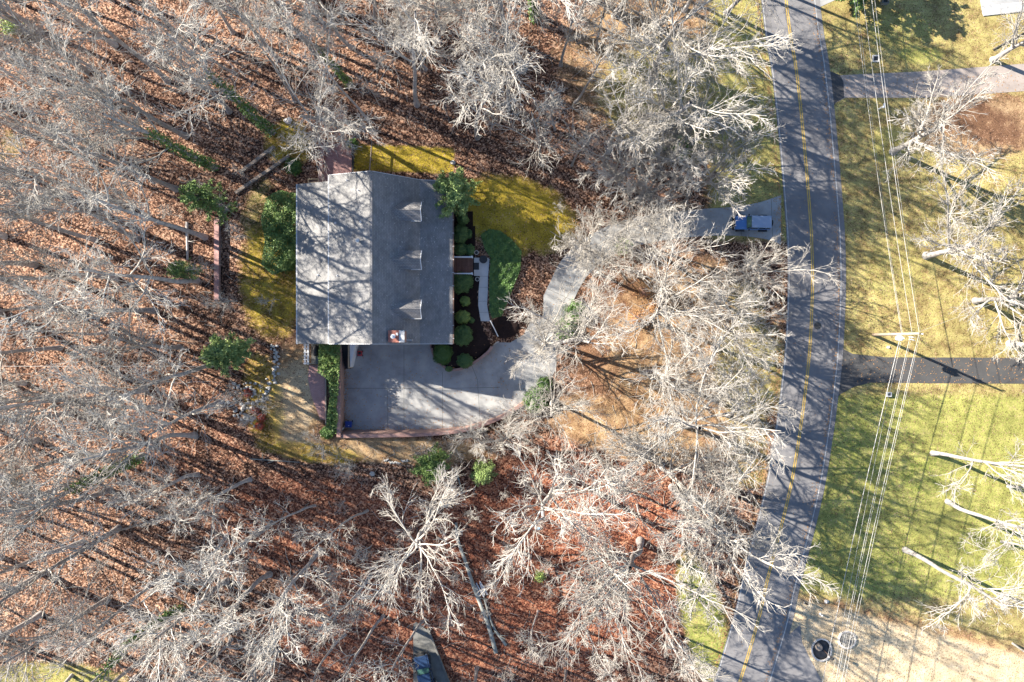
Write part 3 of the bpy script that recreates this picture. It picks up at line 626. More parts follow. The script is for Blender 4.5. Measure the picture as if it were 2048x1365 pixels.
for q in np.linspace(b[1], a[1]-0.1, 6): rel(MB().box(a[0]-0.07, a[0]+0.03, q, q+0.1, 2.2, 3.1), fd).build('post', M['black'], fd)
fn = empty('rail_fence', (*P(742, 315, 2.2), 2.2), 'pale single rail fence running up from the roof ridge end', 'fence')
a, b = P(744, 284, 3.0), P(739, 350, 3.0)
mb = MB(); mb.tube([(*a, 3.1), (*b, 3.1)], 0.07, 8); rel(mb, fn).build('rail', M['wood'], fn)
for t_ in (0.02, 0.5, 0.95):
    x, y = a[0]+(b[0]-a[0])*t_, a[1]+(b[1]-a[1])*t_; rel(MB().box(x-0.06, x+0.06, y-0.06, y+0.06, 2.0, 3.15), fn).build('post', M['wood'], fn)
st_ = empty('step_box', (*P(628, 360, 3), 2.3), 'small tan wooden box planter beside the upper left roof corner', 'planter')
x0, y0 = P(615, 366, 3.2); x1, y1 = P(637, 357, 3.2)
mb = MB(); mb.box(x0, x1, y1-0.1, y1, 2.3, 3.1); mb.box(x0, x0+0.1, y0, y1-0.1, 2.3, 3.1); mb.box(x1-0.1, x1, y0, y1-0.1, 2.3, 3.1); mb.box(x0+0.1, x1-0.1, y0, y0+0.1, 2.3, 3.1); rel(mb, st_).build('box', M['tan_wood'], st_)
mb = MB(); mb.box(x0+0.1, x1-0.1, y0+0.1, y1-0.1, 2.3, 2.9); rel(mb, st_).build('soil', M['gutter'], st_)
# timbers and low wall in the left yard
for i, (a, b) in enumerate((((478,346),(548,293)), ((470,386),(578,312)))):
    a, b = np.array(P(*a, 2.6)), np.array(P(*b, 2.6)); v_ = b-a; L_ = np.linalg.norm(v_); ang = math.atan2(v_[1], v_[0])
    tb = empty('timber_edging', (*a, 2.35), ('shorter upper weathered timber step edge among the leaves', 'longer lower weathered timber step edge among the leaves')[i], 'timber edging', 'timber edges on the leafy slope', ang)
    nseg = int(L_/1.8)
    for k_ in range(nseg):
        MB().box(k_*L_/nseg, (k_+1)*L_/nseg-0.03, -0.17+0.02*(k_ % 2), 0.17+0.02*(k_ % 2), -0.1, 0.28).build('timber', M['wood'], tb)
lw_ = empty('garden_wall', (*P(434, 530, 2.5), 2.2), 'long straight low grey brick wall left of the mossy back yard', 'wall')
a, b = P(434, 440, 2.8), P(437, 600, 2.8)
mb = MB()
for k_, q in enumerate(np.arange(b[1], a[1], 1.2)): mb.box(a[0]-0.25+0.01*(k_ % 2), a[0]+0.2+0.01*(k_ % 2), q, q+1.19, 1.8, 2.85)
rel(mb, lw_).build('wall_course', M['brick_top'], lw_)
mb = MB(); mb.box(a[0]-0.3, a[0]+0.25, b[1]-0.05, a[1]+0.05, 2.85, 2.93); rel(mb, lw_).build('coping', M['paver'], lw_)
mb = MB(); p = [P(652, 742, 2.6), P(653, 850, 2.6)]; mb.box(p[0][0]-0.07, p[0][0]+0.07, p[1][1], p[0][1], 2.2, 2.75); single(mb.build('timber_border', M['wood'], bevel=0.02), 'long dark timber border between the brick path and the leafy hedge', 'timber border')
# ------------------------------------------------------------------ LEAFY THINGS
def leaf_faces(pts, nrm, size, rg):
    # one rhombic leaf per point, roughly facing nrm
    n = len(pts); r = rg.normal(size=(n, 3)); d = nrm+r*0.75; d /= np.linalg.norm(d, axis=1)[:, None]
    a = np.cross(d, rg.normal(size=(n, 3))); a /= np.linalg.norm(a, axis=1)[:, None]; b = np.cross(d, a)
    s = (size*(0.6+0.8*rg.random(n)))[:, None]
    v = np.stack([pts-a*s, pts-b*s*0.5, pts+a*s, pts+b*s*0.5], 1).reshape(-1, 3)
    return v, np.arange(4*n).reshape(n, 4)
def lumpy(c, r, seed, n=26, m=16, amp=0.16, zmin=-0.6):
    mb = MB(); vs = []
    for i in range(m+1):
        th = math.pi*i/m
        for k_ in range(n):
            ph = 2*math.pi*k_/n; d = Vector((math.sin(th)*math.cos(ph), math.sin(th)*math.sin(ph), math.cos(th)))
            q = 1+amp*mnoise.noise(d*2.2+Vector((seed*3.1, seed, 0)))
            vs.append((c[0]+d.x*r[0]*q, c[1]+d.y*r[1]*q, c[2]+max(d.z, zmin)*r[2]*q))
    fs = [(i*n+k_, (i+1)*n+k_, (i+1)*n+(k_+1) % n, i*n+(k_+1) % n) for i in range(m) for k_ in range(n)]
    return mb.add(vs, fs)
def shrub(name, loc, r, m, label, cat, nleaf, lsize, group=None, seed=0, amp=0.2, core=0.86, zc=0.5, coremat=None, shaggy=0.0):
    # round bush: twiggy core mass plus a coat of leaves
    rg = np.random.default_rng(100+seed)
    o = empty(name, loc, label, cat, group)
    c = (0, 0, r[2]*zc)
    lumpy(c, (r[0]*core, r[1]*core, r[2]*core), seed, amp=amp).build('branches', coremat or M['bark_dark'], o, smooth=True)
    d = rg.normal(size=(nleaf, 3)); d /= np.linalg.norm(d, axis=1)[:, None]; d[:, 2] = np.where(d[:, 2] < -0.45, -d[:, 2], d[:, 2])
    q = np.array([1+amp*mnoise.noise(Vector(x)*2.2+Vector((seed*3.1, seed, 0))) for x in d])*(core+0.03+(0.14+shaggy)*rg.random(nleaf))
    p = d*np.array(r)*q[:, None]+np.array(c)
    v, f = leaf_faces(p, d, lsize, rg); link_mesh('foliage', v, f, m, o)
    return o
bushes = [((922,566), 1.35, 1.25, 1.5, 'shrub_leaf', 'large dark green clipped bush just below the board deck'),
          ((930,603), .6, .6, .8, 'shrub_light', 'smallest pale green bush, alone in the dark mulch bed'),
          ((925,635), .95, .78, 1.0, 'shrub_light', 'yellow green clipped bush between the small pale bush and the big lower one'),
          ((926,671), 1.15, 1.25, 1.4, 'shrub_leaf', 'large round green bush beside the lower right roof corner'),
          ((926,439), .7, .6, 1.6, 'shrub_leaf', 'uppermost clipped bush, under the pale green tree by the house front'),
          ((921,468), .95, 1.25, 1.7, 'shrub_leaf', 'tall oval green bush in the row above the board deck'),
          ((921,499), .9, .75, 1.3, 'shrub_leaf', 'dark round bush touching the gutter just above the deck'),
          ((940,500), .55, .68, 1.1, 'shrub_leaf', 'narrow dark bush between the deck bush and the upper pot'),
          ((939,468), .3, .55, .8, 'shrub_leaf', 'tiny blue green bush right of the tall oval bush'),
          ((943,641), .35, .35, .5, 'shrub_leaf', 'tiny green bush at the right of the yellow green bush'),
          ((930,722), 1.0, .85, .9, 'shrub_leaf', 'loose leafy bush at the bottom of the kerbed bed'),
          ((898,738), .5, .35, .7, 'shrub_leaf', 'small green bush spilling over the kerb bottom'),
          ((885,708), 1.15, 1.3, .35, 'ivy', 'low dark ground cover mound inside the curved kerb')]
for i, ((px, py), rx, ry, rz_, mm, lab) in enumerate(bushes):
    z = max(hz(px, py), 0.7); x, y = P(px, py, z+rz_*0.5)
    shrub('garden_shrub', (x, y, z-0.05), (rx, ry, rz_*0.62), M[mm], lab, 'shrub', int(2600*rx*ry+300), 0.062, 'shrubs in the front bed', i, zc=0.75, coremat=M['shrub_leaf'] if mm != 'shrub_light' else M['shrub_light'], amp=0.3, core=0.84)
# ivy bed
IVY = [(962,470),(978,459),(1000,462),(1022,478),(1043,503),(1040,540),(1026,575),(1014,605),(1003,632),(985,637),(979,620),(979,560),(982,515),(971,500)]
def scatter_poly(poly, n, zf, size, m, name, label, cat, seed, parent=None, up=2.0):
    rg = np.random.default_rng(seed); pa = np.array(poly, float); lo, hi = pa.min(0), pa.max(0)
    u = rg.uniform(lo[0], hi[0], n*3); v_ = rg.uniform(lo[1], hi[1], n*3); k_ = inpoly(u, v_, poly); u, v_ = u[k_][:n], v_[k_][:n]
    g = hgt(u, v_); z = g+zf(u, v_, rg); kk = (H-z)/F
    p = np.stack([(u-1024)*kk, (682.5-v_)*kk, z], 1)
    v, f = leaf_faces(p, np.tile(np.array([0, 0, up]), (len(p), 1)), size, rg)
    return link_mesh(name, v, f, m, parent)
o = scatter_poly(IVY, 17000, lambda u, v_, rg: 0.05+0.32*rg.random(len(u))+0.12*np.sin(u*0.3)*np.sin(v_*0.27), 0.11, M['ivy'], 'ground_cover', '', '', 4)
single(o, 'dense green ivy ground cover bed right of the curved walkway', 'ground cover', kind='stuff')
# hedge mass at the left of the house
HEDGE = [(533,395),(560,380),(592,388),(593,450),(592,520),(575,540),(545,550),(523,530),(530,480),(522,440)]
hd = empty('hedge', (*P(560, 460, 3), 2.3), 'tall leafy evergreen hedge against the left side of the house', 'hedge')
def rel_o(o, par):
    o.parent = par; o.location = [-c for c in par.location]
def hz_hedge(u, v_, rg): return 0.4+2.4*rg.random(len(u))**0.5*(0.75+0.25*np.sin(u*0.16)*np.cos(v_*0.13))
rel_o(scatter_poly(HEDGE, 9000, hz_hedge, 0.12, M['ever_leaf'], 'foliage', '', '', 5, up=1.2), hd)
for i, (a, b) in enumerate(((545,420),(570,430),(555,470),(572,500),(545,520),(580,405))):
    x, y = P(a, b, 2.4); MB().tube([(x-hd.location.x, y-hd.location.y, -0.2), (x-hd.location.x+0.2, y-hd.location.y, 1.2), (x-hd.location.x-0.1, y-hd.location.y+0.3, 2.4)], [0.09, 0.06, 0.02], 6).build('stem', M['bark_dark'], hd)
IVW = [(638,688),(682,690),(678,745),(676,790),(672,812),(676,835),(672,868),(650,868),(655,830),(660,790),(655,760),(636,745)]
hw = empty('leafy_hedge', (*P(660, 770, 3), 2.3), 'bright leafy shrubs growing along the top of the driveway wall', 'hedge')
rel_o(scatter_poly(IVW, 3000, lambda u, v_, rg: 0.2+1.6*rg.random(len(u))*np.clip((900-v_)/180, .35, 1), 0.14, M['ever_leaf'], 'foliage', '', '', 6, up=1.2), hw)
for i, (a, b) in enumerate(((655,710),(662,740),(668,790),(662,850))):
    x, y = P(a, b, 2.4); MB().tube([(x-hw.location.x, y-hw.location.y, -0.2), (x-hw.location.x+0.1, y-hw.location.y, 1.3)], [0.06, 0.02], 6).build('stem', M['bark_dark'], hw)
# ------------------------------------------------------------------ BARE TREES: prototypes
def tubes(Pp, R, sides):
    # Pp: (N,K,3) centre lines, R: (N,K) radii -> one vertex and quad array
    N_, K_, _ = Pp.shape; T = np.gradient(Pp, axis=1); T /= np.linalg.norm(T, axis=2)[..., None]+1e-9
    ref = np.where(np.abs(T[..., 2:3]) < 0.9, np.array([0, 0, 1.0]), np.array([1.0, 0, 0]))
    A = np.cross(T, ref); A /= np.linalg.norm(A, axis=2)[..., None]+1e-9; B = np.cross(T, A)
    ang = 2*np.pi*np.arange(sides)/sides
    V_ = Pp[:, :, None, :]+(A[:, :, None, :]*np.cos(ang)[None, None, :, None]+B[:, :, None, :]*np.sin(ang)[None, None, :, None])*R[:, :, None, None]
    base = (np.arange(N_)*K_*sides)[:, None, None]+(np.arange(K_-1)*sides)[None, :, None]; s = np.arange(sides)[None, None, :]; s2 = (s+1) % sides
    Fq = np.stack([base+s, base+s2, base+s2+sides, base+s+sides], -1).reshape(-1, 4)
    return V_.reshape(-1, 3), Fq
def join(parts):
    vs, fs, n = [], [], 0
    for v, f in parts: vs.append(v); fs.append(f+n); n += len(v)
    return np.concatenate(vs), np.concatenate(fs)
def children(Pp, R, per, rg, tmin, ang, lf, K_, up, wig, rf, rmin, L=None, tp=1.0):
    N_, KP, _ = Pp.shape; Lp = np.linalg.norm(np.diff(Pp, axis=1), axis=2).sum(1)
    n = N_*per; par = np.repeat(np.arange(N_), per)
    t = tmin+(0.98-tmin)*((np.tile(np.arange(per), N_)+rg.random(n))/per)**tp
    q = t*(KP-1); i = np.minimum(q.astype(int), KP-2); fr = (q-i)[:, None]
    p = Pp[par, i]*(1-fr)+Pp[par, i+1]*fr; T = Pp[par, i+1]-Pp[par, i]; T /= np.linalg.norm(T, axis=1)[:, None]+1e-9
    r0 = R[par, i]*(1-fr[:, 0])+R[par, i+1]*fr[:, 0]
    rnd_ = rg.normal(size=(n, 3)); pe = rnd_-T*(rnd_*T).sum(1)[:, None]; pe /= np.linalg.norm(pe, axis=1)[:, None]
    a = np.radians(rg.uniform(ang[0], ang[1], n))[:, None]
    d = T*np.cos(a)+pe*np.sin(a); d[:, 2] += up; d /= np.linalg.norm(d, axis=1)[:, None]
    ln = Lp[par]*lf*rg.uniform(0.6, 1.25, n)*(1.15-0.65*t) if L is None else L*rg.uniform(0.6, 1.3, n)
    pts = [p]; cur = d
    for k_ in range(1, K_):
        cur = cur+rg.normal(size=(n, 3))*wig; cur[:, 2] += up*0.35; cur /= np.linalg.norm(cur, axis=1)[:, None]
        pts.append(pts[-1]+cur*(ln/(K_-1))[:, None])
    rs = np.maximum(r0*rf, rmin); taper = np.linspace(1, 0.26, K_)[None]
    return np.stack(pts, 1), np.maximum(rs[:, None]*taper, rmin*0.34)
def trunk_line(rg, Ht, lean, wig, K_=12):
    p = [np.zeros(3)]; d = np.array([lean*rg.normal(), lean*rg.normal(), 1.0])
    for k_ in range(K_-1):
        d = d+np.array([rg.normal()*wig, rg.normal()*wig, 0.12]); d /= np.linalg.norm(d); p.append(p[-1]+d*Ht/(K_-1))
    p = np.array(p)
    return p
PROTO = {}
def make_proto(kind, seed):
    rg = np.random.default_rng(seed)
    if kind == 'forest':
        Ht = 18.5; T0 = trunk_line(rg, Ht, 0.05, 0.045)[None]; r = 0.25*np.linspace(1, 0.36, 12); r[0] *= 1.5; R0 = r[None]
        l1 = children(T0, R0, 9, rg, 0.42, (20, 56), 0.48, 9, 0.09, 0.12, 0.55, 0.055)
        l2 = children(*l1, 7, rg, 0.12, (25, 52), 0.52, 7, 0.06, 0.15, 0.5, 0.036)
        l3 = children(*l2, 5, rg, 0.10, (24, 52), 0.62, 6, 0.05, 0.15, 0.65, 0.026)
        l4 = children(*l3, 4, rg, 0.08, (24, 52), 0.62, 5, 0.04, 0.16, 0.8, 0.0205); l5 = None
    elif kind == 'slim':
        Ht = 17; T0 = trunk_line(rg, Ht, 0.06, 0.06)[None]; r = 0.14*np.linspace(1, 0.3, 12); r[0] *= 1.4; R0 = r[None]
        l1 = children(T0, R0, 11, rg, 0.4, (25, 58), 0.26, 8, 0.10, 0.14, 0.45, 0.036)
        l2 = children(*l1, 5, rg, 0.15, (30, 60), 0.55, 6, 0.06, 0.18, 0.6, 0.027)
        l3 = children(*l2, 4, rg, 0.12, (30, 65), 0.6, 5, 0.04, 0.2, 0.7, 0.021)
        l4 = children(*l3, 2, rg, 0.15, (30, 70), 0.6, 4, 0.03, 0.22, 0.8, 0.018); l5 = None
    elif kind in ('open', 'tall'):
        Ht = 8.0 if kind == 'open' else 13.0; T0 = trunk_line(rg, Ht, 0.08, 0.06 if kind == 'open' else 0.085)[None]; r = (0.30 if kind == 'open' else 0.31)*np.linspace(1, 0.5, 12); r[0] *= 1.5; R0 = r[None]
        l1 = children(T0, R0, 10, rg, 0.34 if kind == 'open' else 0.46, (22, 66) if kind == 'open' else (22, 74), 1.42 if kind == 'open' else 1.12, 10, 0.055, 0.085, 0.52, 0.06)
        l2 = children(*l1, 10, rg, 0.12, (24, 52), 0.44, 8, 0.05, 0.11, 0.48, 0.038)
        l3 = children(*l2, 6, rg, 0.08, (22, 48), 0.56, 6, 0.05, 0.12, 0.6, 0.026)
        l4 = children(*l3, 4, rg, 0.08, (22, 48), 0.60, 5, 0.04, 0.14, 0.8, 0.0205); l5 = None
    elif kind == 'sapling':
        Ht = 6.5; T0 = trunk_line(rg, Ht, 0.12, 0.08)[None]; r = 0.06*np.linspace(1, 0.3, 12); R0 = r[None]
        l1 = children(T0, R0, 12, rg, 0.25, (30, 60), 0.32, 7, 0.10, 0.2, 0.6, 0.017)
        l2 = children(*l1, 6, rg, 0.15, (30, 65), 0.52, 5, 0.07, 0.22, 0.7, 0.013)
        l3 = children(*l2, 4, rg, 0.15, (30, 70), 0.6, 3, 0.05, 0.25, 0.8, 0.011); l4 = l5 = None
    else:   # brush: many stems from one foot
        n = 9; dirs = rg.normal(size=(n, 3))*0.32; dirs[:, 2] = 1; T0 = []
        for d in dirs:
            p = [np.array([rg.normal()*0.15, rg.normal()*0.15, 0])]; d = d/np.linalg.norm(d)
            for k_ in range(7): d = d+rg.normal(size=3)*0.12; d /= np.linalg.norm(d); p.append(p[-1]+d*rg.uniform(0.35, 0.5))
            T0.append(p)
        T0 = np.array(T0); R0 = np.tile(0.022*np.linspace(1, 0.5, 8), (n, 1))
        l1 = children(T0, R0, 9, rg, 0.15, (25, 60), 0.5, 6, 0.06, 0.2, 0.7, 0.012)
        l2 = children(*l1, 6, rg, 0.12, (30, 65), 0.55, 4, 0.05, 0.25, 0.75, 0.010)
        l3 = l4 = l5 = None
    tv, tf = tubes(T0, R0, 10 if kind in ('forest', 'open', 'slim', 'tall') else 6)
    parts = []
    for l, s in ((l1, 7), (l2, 5), (l3, 4), (l4, 3), (l5, 3)):
        if l is not None: parts.append(tubes(*l, s))
    cv, cf = join(parts)
    mt = bpy.data.meshes.new('trunk'); mc = bpy.data.meshes.new('crown')
    for me, v, f in ((mt, tv, tf), (mc, cv, cf)):
        nf = len(f); me.vertices.add(len(v)); me.vertices.foreach_set('co', v.astype(np.float32).ravel()); me.loops.add(nf*4); me.polygons.add(nf)
        me.loops.foreach_set('vertex_index', f.astype(np.int32).ravel()); me.polygons.foreach_set('loop_start', np.arange(0, nf*4, 4, dtype=np.int32)); me.polygons.foreach_set('loop_total', np.full(nf, 4, np.int32))
        me.update(calc_edges=True); me.polygons.foreach_set('use_smooth', [True]*nf)
    mt.materials.append(M['bark'] if kind in ('forest', 'open', 'slim', 'tall') else M['twig']); mc.materials.append(M['twig'])
    # ivy wrapped round the lower trunk and first limbs
    rgi = np.random.default_rng(seed+50); tl = T0[0]; n = 1500; q = (rgi.random(n)**1.3*0.6+0.12*np.sin(rgi.random(n)*9)**2)*(len(tl)-1); i = q.astype(int); fr = (q-i)[:, None]
    c = tl[i]*(1-fr)+tl[np.minimum(i+1, len(tl)-1)]*fr; an = rgi.uniform(0, 6.28, n); rr_ = (R0[0][i]+0.02+0.4*rgi.random(n)**1.5)
    d = np.stack([np.cos(an), np.sin(an), 0.3*np.ones(n)], 1); iv, if_ = leaf_faces(c+d*rr_[:, None], d, 0.13, rgi)
    top = float(cv[:, 2].max())
    print('proto', kind, seed, len(cf), 'top %.1f' % top, 'rad %.1f' % np.percentile(np.hypot(cv[:, 0], cv[:, 1]), 97))
    return dict(trunk=mt, crown=mc, ivy=(iv, if_), top=top, kind=kind)
for kind, seeds in (('forest', (1, 2, 3, 4, 5, 6)), ('slim', (21, 22, 23)), ('open', (31, 32, 33, 34)), ('tall', (61, 62, 63, 64, 65)), ('sapling', (41, 42, 43)), ('brush', (51, 52))):
    PROTO[kind] = [make_proto(kind, s) for s in seeds]
def add_tree(kind, var, px, py, h, label, group, rz=None, ivy=False, name=None, cat='tree', tilt=(0, 0), foot=True, crown_mat=None):
    pr = PROTO[kind][var % len(PROTO[kind])]
    if foot: x, y, z = G(px, py, -0.15)
    s = h/pr['top']; rz = random.uniform(0, 6.28) if rz is None else rz
    o = empty(name or {'forest': 'bare_tree', 'slim': 'bare_tree', 'open': 'bare_tree', 'tall': 'bare_tree', 'sapling': 'bare_sapling', 'brush': 'bare_shrub'}[kind], (x, y, z), label, cat, group, rz)
    o.scale = (s, s, s); o.rotation_euler = (tilt[0], tilt[1], rz)
    t_ = bpy.data.objects.new('trunk' if kind != 'brush' else 'stems', pr['trunk']); COL.objects.link(t_); t_.parent = o
    c_ = bpy.data.objects.new('crown' if kind != 'brush' else 'twigs', pr['crown']); COL.objects.link(c_); c_.parent = o
    if crown_mat:
        for q in (t_, c_): q.material_slots[0].link = 'OBJECT'; q.material_slots[0].material = crown_mat
    if ivy:
        if not isinstance(pr['ivy'], bpy.types.Mesh):
            i_ = link_mesh('ivy', *pr['ivy'], M['ivy'], o); pr['ivy'] = i_.data
        else: i_ = bpy.data.objects.new('ivy', pr['ivy']); COL.objects.link(i_); i_.parent = o
    return o
# kind, variant, foot px, py, height, ivy, special label
TREES = []
def T(kind, px, py, h, ivy=False, label=None, var=None, **k):
    TREES.append(dict(kind=kind, px=px, py=py, h=h, ivy=ivy, label=label, var=var, k=k))
# --- trees whose feet can be made out in the photo
T('forest', 310, 622, 27); T('forest', 120, 697, 22); T('forest', 290, 778, 25); T('forest', 345, 808, 24); T('forest', 410, 475, 26)
T('forest', 275, 478, 25); T('forest', 190, 480, 24); T('forest', 337, 165, 26); T('slim', 160, 275, 22); T('forest', 95, 150, 24)
T('forest', 430, 335, 25, True); T('forest', 545, 265, 25, True); T('forest', 635, 115, 24); T('slim', 775, 105, 20); T('slim', 745, 258, 19)
T('forest', 955, 275, 24); T('forest', 1018, 215, 24); T('tall', 1045, 140, 25); T('slim', 1195, 95, 20); T('tall', 1300, 165, 24); T('tall', 1220, 300, 20)
T('tall', 1290, 235, 21); T('slim', 1110, 260, 17); T('forest', 1085, 330, 18); T('slim', 1150, 205, 19)
T('tall', 1192, 545, 15.5, label='bare white tree arching over the bend of the driveway'); T('tall', 1300, 500, 15, label='bare spreading tree standing beside the driveway, left of the blue car')
T('tall', 1112, 690, 17, label='broad bare tree beside the driveway pad, its crown hiding the driveway'); T('tall', 1105, 800, 16, label='bare tree just below the driveway, with long pale low limbs')
T('open', 1015, 868, 9.5, label='small bushy bare tree over the lower end of the driveway wall'); T('open', 950, 868, 7.5, label='little bare tree leaning over the driveway wall, left of its neighbour')
T('tall', 1135, 955, 22, label='bare tree with a curved pale trunk at the top of the red leaves'); T('tall', 1280, 1082, 24, label='bare tree with a thick pale trunk, crown reaching over the lower road')
T('tall', 1302, 640, 21, label='pale bare tree in the middle of the lot between driveway and road'); T('tall', 1330, 838, 23, label='bare tree with white limbs reaching to the yellow lines, level with the grassy curve')
T('tall', 1290, 745, 21, label='bare tree with crown stopping just short of the road, level with the dark side driveway'); T('tall', 1345, 975, 22, label='bare tree with banded trunk in the lower lot, crown over the road edge')
T('slim', 1275, 1010, 16); T('tall', 1235, 470, 14); T('open', 1400, 590, 11); T('open', 1275, 400, 13); T('open', 1085, 688, 12, var=1); T('open', 1168, 500, 11, var=2); T('open', 1470, 560, 11, label='low bare tree beside the road, just below the blue car apron')
T('tall', 858, 1022, 20, label='tall bare tree with a pale trunk below the driveway wall in red leaves'); T('slim', 846, 1243, 20, label='slim pale trunk crossing over the dark blue car')
T('forest', 640, 1100, 24); T('slim', 735, 1022, 17); T('slim', 630, 1012, 18); T('forest', 500, 960, 20); T('forest', 395, 950, 19); T('forest', 600, 1215, 24); T('slim', 690, 1270, 20)
T('open', 1852, 512, 17, label='massive bare tree with white limbs, beside the power lines'); T('open', 1786, 304, 17, label='leaning bare tree at the right of the power lines, over bare earth', tilt=(0.0, 0.0))
T('forest', 1865, 907, 22, label='upper bare tree on the bright lower lawn, trunk leaning to the right edge'); T('forest', 1895, 1003, 21, label='middle bare tree on the lower lawn, among fallen leaves')
T('forest', 1810, 1100, 25, label='lower bare tree on the lawn with the longest thick pale trunk'); T('open', 1985, 120, 14, label='low bare tree at the right edge above the tan side driveway')
for (x, y, h) in ((1165,1048,6.5),(1225,1130,9),(1215,1222,8),(1232,1240,9),(1172,1265,9),(1072,1268,7.5),(1076,1222,8),(1105,1112,6),(990,1150,6),(1020,1080,5),(1085,1040,5),(940,1010,6),(1230,1110,8),(1210,1310,8),(790,980,4),(690,1000,4),(460,990,5),(1010,985,4),(1160,1180,5)):
    T('slim' if h > 7.2 else 'sapling', x, y, h*(1.6 if h > 7.2 else 1.1))
for (x, y, h) in ((560,600,5),(470,680,5),(520,820,4),(700,930,3.5),(640,890,3.5),(480,610,6),(905,900,3),(850,900,3),(470,430,7),(505,480,6),(560,330,5),(590,300,5)): T('sapling' if h > 4 else 'brush', x, y, h)
for (x, y, h) in ((1500,690,6),(1540,640,5),(1400,860,7),(1500,1040,7),(1160,440,6),(1120,420,5)): T('sapling', x, y, h)
# --- the rest of the woods, spread with a minimum distance
WOODS = [([(-60,-40),(430,-40),(440,120),(560,190),(560,260),(470,330),(430,430),(420,620),(440,760),(470,900),(560,960),(560,1400),(-60,1400)], 76, 21, 27, ('forest', 'forest', 'forest', 'slim')),
         ([(430,-60),(1280,-60),(1200,120),(1180,250),(1080,340),(960,310),(900,280),(730,240),(600,250),(560,190),(440,120)], 70, 17, 24, ('forest', 'tall', 'forest', 'slim')),
         ([(1180,120),(1420,60),(1500,20),(1500,-60),(1280,-60)], 80, 16, 22, ('tall', 'forest')),
         ([(1140,330),(1250,330),(1380,260),(1440,300),(1440,380),(1300,400),(1200,400)], 58, 11, 15, ('open', 'forest')),
         ([(560,960),(760,1090),(800,1400),(560,1400)], 78, 18, 24, ('forest', 'slim')),
         ([(800,1400),(790,1300),(880,1330),(1180,1330),(1340,1250),(1380,1420)], 82, 15, 20, ('slim', 'forest')),
         ([(1180,960),(1320,900),(1460,940),(1480,1060),(1400,1170),(1330,1180),(1300,1130),(1200,1040)], 75, 15, 20, ('tall', 'slim')),
         ([(1230,590),(1400,560),(1500,600),(1500,900),(1400,900),(1200,760)], 105, 14, 18, ('tall',)),
         ([(1930,560),(2120,560),(2120,700),(1960,690)], 70, 14, 17, ('open',)), ([(1990,900),(2140,860),(2140,1300),(2020,1300),(1990,1150)], 110, 14, 18, ('slim', 'forest'))]
rw2 = random.Random(77); pts = [(t_['px'], t_['py'], 1.0) for t_ in TREES if t_['kind'] in ('forest', 'open', 'slim', 'tall')]
for poly, dist, h0, h1, kinds in WOODS:
    xs_ = [p[0] for p in poly]; ys_ = [p[1] for p in poly]
    for tr in range(900):
        x, y = rw2.uniform(min(xs_), max(xs_)), rw2.uniform(min(ys_), max(ys_))
        if not bool(inpoly(x, y, poly)): continue
        if all((x-a)**2+(y-b)**2 > dist*dist for a, b, _ in pts): pts.append((x, y, 0)); T(rw2.choice(kinds), x, y, rw2.uniform(h0, h1), rw2.random() < 0.05)
for i in range(76):   # understorey saplings
    for tr in range(50):
        x, y = (rw2.uniform(0, 540), rw2.uniform(0, 1365)) if i < 46 else ((rw2.uniform(560, 1180), rw2.uniform(0, 260)) if i < 60 else (rw2.uniform(560, 1350), rw2.uniform(990, 1365)))
        if all((x-a)**2+(y-b)**2 > 32**2 for a, b, _ in pts): pts.append((x, y, 0)); T('sapling', x, y, rw2.uniform(4, 8)); break
# trees beyond the upper left edges whose shadows fall into view
for (x, y) in ((-150,150),(-180,520),(-150,900),(-130,1230),(300,-140)):
    T('forest', x, y, rw2.uniform(20, 26), label='OFF')
# ---- labels: each tree named by its strip of the photo and its rank there, from the left
STRIPS = [(-999, 60, 'by the top photo edge'), (60, 130, 'far above the terrace'), (130, 200, 'level with the tan driveway'), (200, 270, 'just above terrace height'),
          (270, 340, 'level with the terrace'), (340, 420, 'level with the top dormer'), (420, 500, 'level with the blue car'), (500, 580, 'level with the board deck'),
          (580, 660, 'level with the lowest dormer'), (660, 740, 'level with the chimney'), (740, 820, 'level with the brick path'), (820, 900, 'level with the blue bin'),
          (900, 980, 'level with the two cedars'), (980, 1060, 'level with the fallen log top'), (1060, 1140, 'level with the log upper half'), (1140, 1220, 'level with the stacked boards'),
          (1220, 1300, 'level with the round planters'), (1300, 9999, 'by the bottom photo edge')]
ORD = ['first', 'second', 'third', 'fourth', 'fifth', 'sixth', 'seventh', 'eighth', 'ninth', 'tenth', 'eleventh', 'twelfth', 'thirteenth', 'fourteenth', 'fifteenth', 'sixteenth', 'seventeenth', 'eighteenth', 'nineteenth', 'twentieth', 'twenty-first', 'twenty-second']
NOUN = {'forest': 'tall bare tree', 'open': 'spreading bare tree', 'tall': 'wide crowned bare tree', 'slim': 'slender bare tree', 'sapling': 'thin bare sapling', 'brush': 'low bare shrub'}
for kind in NOUN:
    for (a, b, ph) in STRIPS:
        L_ = sorted([t_ for t_ in TREES if t_['kind'] == kind and a <= t_['py'] < b and not t_['label']], key=lambda t_: t_['px'])
        for i, t_ in enumerate(L_):
            t_['label'] = f'{ORD[i]} {NOUN[kind]} from the left, its foot {ph}' if len(L_) > 1 else f'only unlabelled {NOUN[kind]}'.replace('only unlabelled', 'lone')+f', its foot {ph}'
GRP = {'forest': 'tall bare trees in the woods', 'open': 'spreading bare trees', 'tall': 'wide crowned bare trees', 'slim': 'slender bare trees', 'sapling': 'bare saplings', 'brush': 'low bare shrubs'}
